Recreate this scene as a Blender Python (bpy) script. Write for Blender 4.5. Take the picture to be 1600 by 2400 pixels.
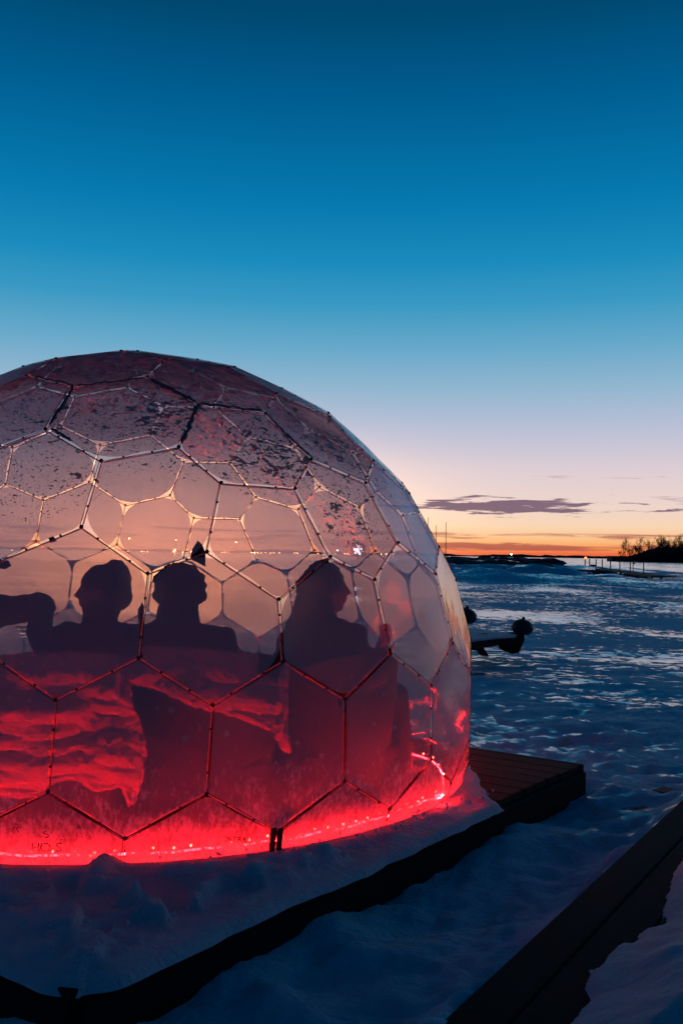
import bpy, bmesh, math, random, itertools
import numpy as np
from mathutils import Vector, Matrix
random.seed(7); RNG = np.random.default_rng(7)
for o in list(bpy.data.objects): bpy.data.objects.remove(o)
sc = bpy.context.scene
PI = math.pi

# ------------------------------------------------------------------ camera
F_PX, Y_H, ROLL, CAM_H = 2222.15, 1297.0, 0.016, 1.15
PITCH = math.atan((Y_H-1200)/F_PX)
cd = bpy.data.cameras.new('camera'); cam = bpy.data.objects.new('camera', cd); sc.collection.objects.link(cam)
cd.sensor_fit = 'HORIZONTAL'; cd.sensor_width = 24.0; cd.lens = 24.0*F_PX/1600
cd.clip_start = 0.05; cd.clip_end = 20000
_fw = Vector((0, math.cos(PITCH), math.sin(PITCH))); _up = Vector((0, -math.sin(PITCH), math.cos(PITCH))); _rt = Vector((1, 0, 0))
_c, _s = math.cos(ROLL), math.sin(ROLL)
_R = _rt*_c + _up*_s; _U = -_rt*_s + _up*_c
cam.matrix_world = Matrix(((_R.x, _U.x, -_fw.x, 0), (_R.y, _U.y, -_fw.y, 0), (_R.z, _U.z, -_fw.z, CAM_H), (0, 0, 0, 1)))
sc.camera = cam
cd.dof.use_dof = False

def ray(u, v):
    du, dv = u-800, v-1200
    x = _c*du + _s*dv; y = -_s*du + _c*dv
    return _fw + _rt*(x/F_PX) + _up*(-y/F_PX)
def at(u, v, Y):                        # pixel of the photo and distance -> point
    d = ray(u, v); return d*(Y/d.y) + Vector((0, 0, CAM_H))
def flat(u, v, z=0.0):                  # pixel of the photo -> point on a level plane
    d = ray(u, v); t = (z-CAM_H)/d.z; return d*t + Vector((0, 0, CAM_H))

# ------------------------------------------------------------------ render settings
sc.view_settings.view_transform = 'Standard'; sc.view_settings.look = 'None'
sc.view_settings.exposure = 0.0; sc.view_settings.gamma = 1.0; sc.view_settings.use_curve_mapping = False
cy = sc.cycles
cy.use_denoising = True; cy.max_bounces = 10; cy.transparent_max_bounces = 40
cy.diffuse_bounces = 4; cy.glossy_bounces = 4; cy.transmission_bounces = 8
cy.sample_clamp_indirect = 3.0; cy.caustics_reflective = False; cy.caustics_refractive = False

def lin(r, g, b):
    f = lambda c: (c/255/12.92) if c/255 <= .04045 else ((c/255+.055)/1.055)**2.4
    return (f(r), f(g), f(b), 1.0)

# ------------------------------------------------------------------ node helpers
class NT:
    def __init__(s, tree): s.t = tree; s.n = tree.nodes; s.l = tree.links
    def new(s, ty, **kw):
        n = s.n.new(ty)
        for k, v in kw.items(): setattr(n, k, v)
        return n
    def put(s, sock, v):
        if isinstance(v, bpy.types.NodeSocket): s.l.new(v, sock)
        elif v is not None:
            if hasattr(sock.default_value, '__len__') and isinstance(v, (int, float)): v = (v, v, v, 1)[:len(sock.default_value)]
            sock.default_value = v
    def m(s, op, a, b=None, c=None, clamp=False):
        n = s.new('ShaderNodeMath', operation=op); n.use_clamp = clamp
        s.put(n.inputs[0], a)
        if b is not None: s.put(n.inputs[1], b)
        if c is not None: s.put(n.inputs[2], c)
        return n.outputs[0]
    def step(s, x, lo, hi, a=0.0, b=1.0):
        n = s.new('ShaderNodeMapRange', interpolation_type='SMOOTHSTEP')
        s.put(n.inputs[0], x)
        for i, v in enumerate((lo, hi, a, b)): s.put(n.inputs[1+i], v)
        return n.outputs[0]
    def noise(s, vec, scale, detail=4, rough=.55, dist=0):
        n = s.new('ShaderNodeTexNoise'); n.noise_dimensions = '3D'
        if vec is not None: s.l.new(vec, n.inputs['Vector'])
        s.put(n.inputs['Scale'], scale); n.inputs['Detail'].default_value = detail
        n.inputs['Roughness'].default_value = rough; n.inputs['Distortion'].default_value = dist
        return n.outputs[0]
    def mapping(s, vec, scale=(1, 1, 1), rot=(0, 0, 0), loc=(0, 0, 0)):
        n = s.new('ShaderNodeMapping'); s.l.new(vec, n.inputs[0])
        n.inputs['Scale'].default_value = scale; n.inputs['Rotation'].default_value = rot; n.inputs['Location'].default_value = loc
        return n.outputs[0]
    def ramp(s, fac, stops, interp='LINEAR'):
        n = s.new('ShaderNodeValToRGB'); s.put(n.inputs[0], fac); r = n.color_ramp; r.interpolation = interp
        while len(r.elements) > 1: r.elements.remove(r.elements[-1])
        r.elements[0].position = stops[0][0]; r.elements[0].color = stops[0][1]
        for p, c in stops[1:]:
            e = r.elements.new(p); e.color = c
        return n.outputs[0]
    def mixc(s, f, a, b, mode='MIX'):
        n = s.new('ShaderNodeMix', data_type='RGBA', blend_type=mode)
        s.put(n.inputs[0], f); s.put(n.inputs[6], a); s.put(n.inputs[7], b)
        return n.outputs[2]
    def mixs(s, f, a, b):
        n = s.new('ShaderNodeMixShader'); s.put(n.inputs[0], f); s.l.new(a, n.inputs[1]); s.l.new(b, n.inputs[2])
        return n.outputs[0]
    def bump(s, h, strength=.5, dist=.01, normal=None):
        n = s.new('ShaderNodeBump'); s.l.new(h, n.inputs['Height'])
        n.inputs['Strength'].default_value = strength; n.inputs['Distance'].default_value = dist
        if normal: s.l.new(normal, n.inputs['Normal'])
        return n.outputs[0]

# ------------------------------------------------------------------ world: clear dusk sky after sunset
w = bpy.data.worlds.new('World'); sc.world = w; w.use_nodes = True
T = NT(w.node_tree); T.n.clear()
out = T.new('ShaderNodeOutputWorld'); bg = T.new('ShaderNodeBackground'); T.l.new(bg.outputs[0], out.inputs[0])
tc = T.new('ShaderNodeTexCoord'); sep = T.new('ShaderNodeSeparateXYZ'); T.l.new(tc.outputs['Generated'], sep.inputs[0])
X, Y, Z = sep.outputs
el = T.m('MULTIPLY', T.m('ARCSINE', Z), 180/PI)             # elevation, degrees
az = T.m('MULTIPLY', T.m('ARCTAN2', X, Y), 180/PI)          # azimuth from the afterglow, degrees
f = T.m('POWER', T.m('DIVIDE', T.m('MAXIMUM', el, 0.0), 90.0), 0.5)
def P(e): return (max(e, 0)/90)**.5
WEST = [(-1, (222, 92, 66)), (.22, (240, 112, 66)), (.60, (250, 162, 92)), (1.1, (252, 196, 140)), (1.8, (248, 212, 178)), (3.0, (238, 212, 202)),
        (5.2, (220, 205, 212)), (7.5, (186, 192, 214)), (9.9, (146, 182, 208)), (12.4, (102, 168, 202)), (14.8, (58, 153, 195)),
        (17.2, (26, 139, 189)), (20.5, (6, 121, 174)), (25.8, (0, 94, 146)), (30.2, (0, 72, 112)), (42, (0, 48, 80)), (65, (0, 32, 58)), (90, (0, 27, 50))]
EAST = [(-1, (18, 60, 96)), (2, (26, 68, 106)), (6, (24, 72, 112)), (12, (10, 64, 104)), (25, (0, 46, 82)), (50, (0, 30, 56)), (90, (0, 27, 50))]
west = T.ramp(f, [(P(e), lin(*c)) for e, c in WEST])
east = T.ramp(f, [(P(e), lin(*c)) for e, c in EAST])
ca = T.m('COSINE', T.m('MULTIPLY', T.m('SUBTRACT', az, 4.0), PI/180))
wmix = T.step(ca, -.35, .93)
sky = T.mixc(wmix, east, west)
def gauss(x, c, s):
    d = T.m('DIVIDE', T.m('SUBTRACT', x, c), s); return T.m('EXPONENT', T.m('MULTIPLY', T.m('MULTIPLY', d, d), -1.0))
glow = T.m('MULTIPLY', gauss(az, -10.0, 10.0), gauss(el, 1.9, 3.4))
sky = T.mixc(T.m('MULTIPLY', glow, .85), sky, (3.4, 1.9, .90, 1))
# clouds: thin stratus streaks low over the afterglow
cv = T.new('ShaderNodeCombineXYZ'); T.put(cv.inputs[0], T.m('MULTIPLY', az, .30)); T.put(cv.inputs[1], T.m('MULTIPLY', el, 4.0))
n1 = T.noise(cv.outputs[0], 1.0, 6, .6, .35)
cv2 = T.new('ShaderNodeCombineXYZ'); T.put(cv2.inputs[0], T.m('MULTIPLY', az, .14)); T.put(cv2.inputs[1], T.m('MULTIPLY', el, 2.6)); cv2.inputs[2].default_value = 7.3
n2 = T.noise(cv2.outputs[0], 1.0, 6, .62, .5)
def gauss(x, c, s):
    d = T.m('DIVIDE', T.m('SUBTRACT', x, c), s); return T.m('EXPONENT', T.m('MULTIPLY', T.m('MULTIPLY', d, d), -1.0))
b1 = T.m('MULTIPLY', gauss(el, 2.95, .60), gauss(az, 9.6, 7.2))
b1 = T.m('ADD', b1, T.m('MULTIPLY', T.m('MULTIPLY', gauss(el, 2.75, .16), gauss(az, 19.5, 2.0)), .45))
c1 = T.step(T.m('ADD', T.m('MULTIPLY', b1, .74), T.m('MULTIPLY', T.m('SUBTRACT', n1, .5), 1.9)), .36, .54)
c1 = T.m('MULTIPLY', T.m('MULTIPLY', c1, T.step(b1, .06, .22)), .9)
b2 = T.m('ADD', gauss(el, 1.25, .22), T.m('MULTIPLY', gauss(el, .55, .40), 1.15))
c2 = T.step(T.m('ADD', T.m('MULTIPLY', b2, .44), T.m('MULTIPLY', T.m('SUBTRACT', n2, .5), 1.7)), .30, .62)
c2 = T.m('MULTIPLY', T.m('MULTIPLY', T.m('MULTIPLY', c2, T.step(b2, .1, .35)), .8), wmix)
b3 = T.m('ADD', T.m('MULTIPLY', gauss(el, 4.7, .35), gauss(az, 14, 5.0)), T.m('MULTIPLY', gauss(el, 3.2, .7), gauss(az, 20, 2.6)))
c3 = T.m('MULTIPLY', T.step(T.m('MULTIPLY', T.step(b3, .05, .3), T.m('ADD', T.m('MULTIPLY', b3, .36), T.m('MULTIPLY', T.m('SUBTRACT', n1, .5), 1.25))), .30, .48), .5)
sky = T.mixc(c1, sky, lin(112, 82, 108))
sky = T.mixc(c3, sky, lin(170, 138, 150))
sky = T.mixc(c2, sky, lin(168, 78, 78))
T.l.new(sky, bg.inputs[0]); bg.inputs[1].default_value = 1.0

# ------------------------------------------------------------------ object helpers
C = sc.collection
def tag(o, label=None, cat=None, group=None, kind=None):
    if label: o['label'] = label
    if cat: o['category'] = cat
    if group: o['group'] = group
    if kind: o['kind'] = kind
    return o
def thing(name, label, cat, loc=(0, 0, 0), rotz=0.0, group=None):
    o = bpy.data.objects.new(name, None); C.objects.link(o); o.location = loc; o.rotation_euler = (0, 0, rotz)
    o.empty_display_size = .2
    return tag(o, label, cat, group)
def link(name, me, mat=None, parent=None, smooth=False, loc=None):
    o = bpy.data.objects.new(name, me); C.objects.link(o)
    if mat and not me.materials: me.materials.append(mat)
    if parent is not None: o.parent = parent
    if smooth: me.polygons.foreach_set('use_smooth', [True]*len(me.polygons))
    if loc is not None: o.location = loc
    return o
def copy_tree(o, parent=None):
    c = o.copy(); C.objects.link(c)
    if parent is not None: c.parent = parent
    for ch in list(o.children): copy_tree(ch, c)
    return c
class MB:
    def __init__(s): s.v = []; s.f = []
    def add(s, vs, fs):
        b = len(s.v); s.v += [tuple(p) for p in vs]; s.f += [tuple(i+b for i in q) for q in fs]; return s
    def box(s, c, size, mat=None, bevel=0):
        x, y, z = [d/2 for d in size]
        vs = [Vector((i*x, j*y, k*z)) for k in (-1, 1) for j in (-1, 1) for i in (-1, 1)]
        if mat: vs = [mat @ p for p in vs]
        vs = [p+Vector(c) for p in vs]
        return s.add(vs, [(0, 2, 3, 1), (4, 5, 7, 6), (0, 1, 5, 4), (2, 6, 7, 3), (0, 4, 6, 2), (1, 3, 7, 5)])
    def cbox(s, c, size, b, mat=None):       # box with chamfered edges
        x, y, z = [d/2 for d in size]; b = min(b, x*.9, y*.9, z*.9)
        bm = bmesh.new(); bmesh.ops.create_cube(bm, size=1)
        for v in bm.verts: v.co = Vector((v.co.x*2*x, v.co.y*2*y, v.co.z*2*z))
        bmesh.ops.bevel(bm, geom=bm.edges[:], offset=b, segments=1, affect='EDGES')
        bm.verts.index_update()
        vs = [(mat @ v.co if mat else v.co)+Vector(c) for v in bm.verts]
        s.add(vs, [[v.index for v in fc.verts] for fc in bm.faces]); bm.free(); return s
    def tube(s, pts, rad, n=8, cap=True):
        pts = [Vector(p) for p in pts]
        if not hasattr(rad, '__len__'): rad = [rad]*len(pts)
        rings = []; t0 = (pts[1]-pts[0]).normalized(); a = t0.orthogonal().normalized()
        for i, p in enumerate(pts):
            t = (pts[min(i+1, len(pts)-1)]-pts[max(i-1, 0)]).normalized()
            a = (a - t*a.dot(t)).normalized(); b = t.cross(a)
            rings.append([p+(a*math.cos(2*PI*k/n)+b*math.sin(2*PI*k/n))*rad[i] for k in range(n)])
        vs = [q for r in rings for q in r]; fs = []
        for i in range(len(pts)-1):
            for k in range(n):
                k2 = (k+1) % n; fs.append((i*n+k, i*n+k2, (i+1)*n+k2, (i+1)*n+k))
        if cap: fs += [tuple(reversed(range(n))), tuple((len(pts)-1)*n+k for k in range(n))]
        return s.add(vs, fs)
    def lathe(s, prof, n=20, c=(0, 0, 0), mat=None):
        vs = []; fs = []
        for r, z in prof:
            for k in range(n):
                p = Vector((r*math.cos(2*PI*k/n), r*math.sin(2*PI*k/n), z))
                vs.append((mat @ p if mat else p)+Vector(c))
        for i in range(len(prof)-1):
            for k in range(n):
                k2 = (k+1) % n; fs.append((i*n+k, i*n+k2, (i+1)*n+k2, (i+1)*n+k))
        fs += [tuple(reversed(range(n))), tuple((len(prof)-1)*n+k for k in range(n))]
        return s.add(vs, fs)
    def ball(s, c, r, n=12, m=8, mat=None):
        if not hasattr(r, '__len__'): r = (r, r, r)
        vs = []; fs = []; c = Vector(c)
        for j in range(1, m):
            th = PI*j/m
            for k in range(n):
                p = Vector((r[0]*math.sin(th)*math.cos(2*PI*k/n), r[1]*math.sin(th)*math.sin(2*PI*k/n), r[2]*math.cos(th)))
                vs.append((mat @ p if mat else p)+c)
        for zz in (r[2], -r[2]):
            p = Vector((0, 0, zz)); vs.append((mat @ p if mat else p)+c)
        for j in range(m-2):
            for k in range(n):
                k2 = (k+1) % n; fs.append((j*n+k, (j+1)*n+k, (j+1)*n+k2, j*n+k2))
        t = (m-1)*n
        for k in range(n):
            k2 = (k+1) % n; fs.append((t, k, k2)); fs.append((t+1, (m-2)*n+k2, (m-2)*n+k))
        return s.add(vs, fs)
    def cap(s, a, ra, b, rb, n=14):          # tapered capsule
        a, b = Vector(a), Vector(b)
        s.ball(a, ra, n, 10); s.ball(b, rb, n, 10)
        if (b-a).length > 1e-4: s.tube([a, b], [ra*.995, rb*.995], n)
        return s
    def mesh(s, name):
        me = bpy.data.meshes.new(name); me.from_pydata(s.v, [], s.f); me.validate(); me.update(); return me
    def build(s, name, mat=None, parent=None, smooth=False, loc=None):
        return link(name, s.mesh(name), mat, parent, smooth, loc)

# numpy value noise
def vnoise(x, y, seed=0):
    x = np.asarray(x, float); y = np.asarray(y, float)
    xi = np.floor(x).astype(np.int64); yi = np.floor(y).astype(np.int64); xf = x-xi; yf = y-yi
    def h(a, b):
        n = (a*374761393 + b*668265263 + seed*974634777) & 0xffffffff
        n = ((n ^ (n >> 13))*1274126177) & 0xffffffff
        return ((n ^ (n >> 16)) & 0xffff)/65535.0
    u = xf*xf*xf*(xf*(xf*6-15)+10); v = yf*yf*yf*(yf*(yf*6-15)+10)
    a = h(xi, yi)*(1-u)+h(xi+1, yi)*u; b = h(xi, yi+1)*(1-u)+h(xi+1, yi+1)*u
    return (a*(1-v)+b*v)*2-1
def fbm(x, y, oct=4, seed=0, gain=.5):
    s = 0; a = 1.0
    for i in range(oct):
        s = s + a*vnoise(np.asarray(x)*2**i+i*17.3, np.asarray(y)*2**i-i*9.1, seed+i); a *= gain
    return s
def sstep(a, b, x):
    t = np.clip((np.asarray(x, float)-a)/(b-a), 0, 1); return t*t*(3-2*t)

# ------------------------------------------------------------------ materials
def mat(name):
    m = bpy.data.materials.new(name); m.use_nodes = True; t = NT(m.node_tree); t.n.clear()
    o = t.new('ShaderNodeOutputMaterial'); return m, t, o
def coords(t, kind='Object'): return t.new('ShaderNodeTexCoord').outputs[kind]
def geo_pos(t): return t.new('ShaderNodeNewGeometry').outputs['Position']
def simple(name, col, rough=.6, metallic=0.0, nscale=30, var=.25, bump=.2, spec=.5, stretch=(1, 1, 1), kind='Object'):
    m, t, o = mat(name); p = t.new('ShaderNodeBsdfPrincipled')
    v = t.mapping(coords(t, kind), stretch)
    n = t.noise(v, nscale, 5, .6)
    c = t.mixc(n, tuple(x*(1-var) for x in col[:3])+(1,), tuple(min(1, x*(1+var)) for x in col[:3])+(1,))
    t.l.new(c, p.inputs['Base Color']); p.inputs['Roughness'].default_value = rough; p.inputs['Metallic'].default_value = metallic
    p.inputs['Specular IOR Level'].default_value = spec
    if bump: t.l.new(t.bump(n, bump, .01), p.inputs['Normal'])
    t.l.new(p.outputs[0], o.inputs[0]); return m
def emit(name, col, strength):
    m, t, o = mat(name); e = t.new('ShaderNodeEmission'); e.inputs[0].default_value = col; e.inputs[1].default_value = strength
    t.l.new(e.outputs[0], o.inputs[0]); return m

M = {}
# --- lake snow with wind polished ice
def snow_material(name, ice):
    m, t, o = mat(name); pos = geo_pos(t)
    p = t.new('ShaderNodeBsdfPrincipled')
    fine = t.noise(pos, 38, 6, .65)
    grain = t.noise(pos, 240, 2, .5)
    rip = t.noise(t.mapping(pos, (1.0, 4.5, 3), (0, 0, .25)), 2.4, 5, .6, .6)
    lo = t.noise(t.mapping(pos, (.35, 1.1, 1), (0, 0, .2)), .55, 4, .6)
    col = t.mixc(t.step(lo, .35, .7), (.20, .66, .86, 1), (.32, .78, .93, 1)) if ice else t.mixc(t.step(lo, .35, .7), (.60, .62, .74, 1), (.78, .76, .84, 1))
    h = t.m('ADD', t.m('MULTIPLY', fine, .5), t.m('ADD', t.m('MULTIPLY', grain, .12), t.m('MULTIPLY', rip, 1.5 if ice else .9)))
    if ice:
        a = t.noise(t.mapping(pos, (1.0, 1.35, 1), (0, 0, .12)), 4.6, 6, .62, .3)
        big = t.noise(t.mapping(pos, (.22, .22, 1)), 1.0, 3, .5)
        att = t.new('ShaderNodeAttribute', attribute_name='icy')
        a = t.m('ADD', a, t.m('MULTIPLY', t.m('MAXIMUM', t.m('SUBTRACT', att.outputs['Fac'], 1.0), 0.0), .6))
        ice_f = t.step(t.m('ADD', a, t.m('MULTIPLY', t.m('SUBTRACT', big, .5), .95)), .548, .60)
        ice_f = t.m('MULTIPLY', ice_f, t.m('MINIMUM', att.outputs['Fac'], 1.0))
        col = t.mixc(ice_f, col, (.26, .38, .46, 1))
        p.inputs['Roughness'].default_value = .7; p.inputs['Specular IOR Level'].default_value = .06
    else:
        p.inputs['Roughness'].default_value = .7; p.inputs['Specular IOR Level'].default_value = .065
    t.l.new(col, p.inputs['Base Color'])
    t.l.new(t.bump(h, .85, .05), p.inputs['Normal'])
    if ice:
        g = t.new('ShaderNodeBsdfGlossy'); g.inputs['Roughness'].default_value = .16; g.inputs[0].default_value = (.95, .95, .95, 1)
        t.l.new(t.bump(t.m('ADD', rip, t.m('MULTIPLY', fine, .15)), .12, .012), g.inputs['Normal'])
        lw = t.new('ShaderNodeLayerWeight'); lw.inputs[0].default_value = .5
        F = t.m('ADD', .05, t.m('MULTIPLY', t.m('POWER', lw.outputs['Facing'], 5.0), .95))
        t.l.new(t.mixs(t.m('MULTIPLY', ice_f, F, clamp=True), p.outputs[0], g.outputs[0]), o.inputs[0])
    else: t.l.new(p.outputs[0], o.inputs[0])
    return m
M['lake'] = snow_material('windblown_snow_and_ice', True)
M['snow'] = snow_material('trodden_snow', False)
def wood(name, col, rough=.75, along=0, snowdust=0):
    m, t, o = mat(name); p = t.new('ShaderNodeBsdfPrincipled')
    oc = coords(t); st = (2, 22, 22) if along == 0 else (22, 2, 22)
    rnd = t.new('ShaderNodeObjectInfo').outputs['Random']
    v = t.new('ShaderNodeVectorMath', operation='ADD'); t.l.new(t.mapping(oc, st), v.inputs[0])
    cx = t.new('ShaderNodeCombineXYZ'); t.put(cx.inputs[0], t.m('MULTIPLY', rnd, 31.0)); t.put(cx.inputs[2], t.m('MULTIPLY', rnd, 17.0)); t.l.new(cx.outputs[0], v.inputs[1])
    g = t.noise(v.outputs[0], 1.6, 6, .65, .5)
    k = t.m('ADD', .65, t.m('MULTIPLY', rnd, .6))
    c = t.mixc(g, tuple(x*.45 for x in col[:3])+(1,), tuple(x*1.35 for x in col[:3])+(1,))
    c = t.mixc(1.0, c, k, 'MULTIPLY')
    if snowdust:
        d = t.step(t.noise(geo_pos(t), 9, 6, .7), .60, .72)
        c = t.mixc(t.m('MULTIPLY', d, snowdust), c, (.6, .65, .7, 1))
    t.l.new(c, p.inputs['Base Color']); p.inputs['Roughness'].default_value = rough; p.inputs['Specular IOR Level'].default_value = .2
    t.l.new(t.bump(g, .5, .006), p.inputs['Normal']); t.l.new(p.outputs[0], o.inputs[0]); return m
M['deckwood'] = wood('weathered_deck_wood', (.030, .020, .017), .9, snowdust=.14)
M['darkwood'] = wood('dark_stained_wood', (.010, .010, .010), .9)
M['pathwood'] = wood('walkway_wood', (.16, .11, .085), snowdust=.35)
def pole_material():
    m, t, o = mat('milky_plastic_pole'); p = t.new('ShaderNodeBsdfPrincipled'); p.inputs['Base Color'].default_value = (.70, .62, .62, 1); p.inputs['Roughness'].default_value = .3
    tl = t.new('ShaderNodeBsdfTranslucent'); tl.inputs[0].default_value = (.95, .85, .82, 1); tr = t.new('ShaderNodeBsdfTransparent')
    s = t.mixs(.35, tl.outputs[0], tr.outputs[0]); t.l.new(t.mixs(.80, p.outputs[0], s), o.inputs[0]); return m
M['pole'] = pole_material()
M['cord'] = simple('black_edge_cord', (.02, .018, .022), .6, bump=0)
M['clip'] = simple('black_plastic_clip', (.015, .015, .018), .4, bump=0)
M['flap_or_gap'] = simple('dark_flap_and_gap', (.018, .018, .022), .8, nscale=80, bump=.3)
M['wicker'] = simple('dark_woven_rattan', (.020, .016, .017), .7, nscale=90, bump=.8, stretch=(1, 1, .35))
M['cushion'] = simple('grey_cushion', (.10, .08, .09), .9, nscale=40)
def fleece(name, col):
    m, t, o = mat(name); p = t.new('ShaderNodeBsdfPrincipled'); oc = coords(t)
    a = t.noise(oc, 26, 6, .7); b = t.noise(oc, 150, 3, .6)
    c = t.mixc(a, tuple(x*.6 for x in col)+(1,), tuple(x*1.15 for x in col)+(1,))
    t.l.new(c, p.inputs['Base Color']); p.inputs['Roughness'].default_value = .95; p.inputs['Specular IOR Level'].default_value = .1
    p.inputs['Sheen Weight'].default_value = .3
    t.l.new(t.bump(t.m('ADD', a, t.m('MULTIPLY', b, .5)), .9, .02), p.inputs['Normal']); t.l.new(p.outputs[0], o.inputs[0]); return m
M['fleece'] = fleece('pale_sheepskin', (.62, .58, .56))
M['wool'] = fleece('grey_wool_blanket', (.55, .50, .54))
M['coat_dark'] = simple('charcoal_coat_cloth', (.022, .026, .032), .85, nscale=50, bump=.4)
M['coat_navy'] = simple('navy_coat_cloth', (.026, .028, .045), .8, nscale=50, bump=.4)
M['coat_grey'] = simple('grey_parka_cloth', (.035, .035, .040), .85, nscale=50, bump=.4)
M['knit'] = simple('knitted_wool', (.06, .045, .05), .95, nscale=120, bump=.9, stretch=(1, 1, .4))
M['skin'] = simple('skin', (.42, .25, .19), .55, nscale=25, var=.08, bump=.05)
M['hair'] = simple('brown_hair', (.05, .03, .022), .6, nscale=60, bump=.8, stretch=(3, 3, .3))
M['trouser'] = simple('dark_trousers', (.02, .022, .028), .85)
M['boot'] = simple('dark_boots', (.015, .013, .012), .5)
M['metal'] = simple('dark_painted_metal', (.03, .035, .04), .45, metallic=.6)
M['buoy'] = simple('black_rubber', (.012, .02, .024), .6, nscale=20)
M['rock'] = simple('dark_shore_rock', (.035, .035, .04), .85, nscale=3, var=.5, bump=.6)
M['bark'] = simple('dark_bark', (.022, .018, .018), .9, nscale=12)
M['twig'] = simple('bare_twigs', (.03, .022, .022), .9, nscale=12, bump=0)
M['reed'] = simple('dry_reeds', (.05, .035, .03), .9, nscale=12, bump=0)
def ink():
    m, t, o = mat('faded_marker_ink'); d = t.new('ShaderNodeBsdfDiffuse'); d.inputs[0].default_value = (.01, .008, .012, 1); tr = t.new('ShaderNodeBsdfTransparent')
    t.l.new(t.mixs(t.step(t.noise(geo_pos(t), 120, 3, .6), .3, .62, .15, .75), d.outputs[0], tr.outputs[0]), o.inputs[0]); return m
M['marker'] = ink()
M['led'] = emit('red_rope_light', (1.0, .005, .008, 1), 180.0)
M['bulb'] = emit('red_bulb', (1.0, .06, .03, 1), 50.0)
M['amber'] = emit('amber_lamp', (1.0, .55, .18, 1), 45.0)
M['dock_lamp'] = emit('orange_dock_lamp', (1.0, .26, .10, 1), 2.6)
M['white_lamp'] = emit('cool_flood_lamp', (.70, .92, 1.0, 1), 22.0)

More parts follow.
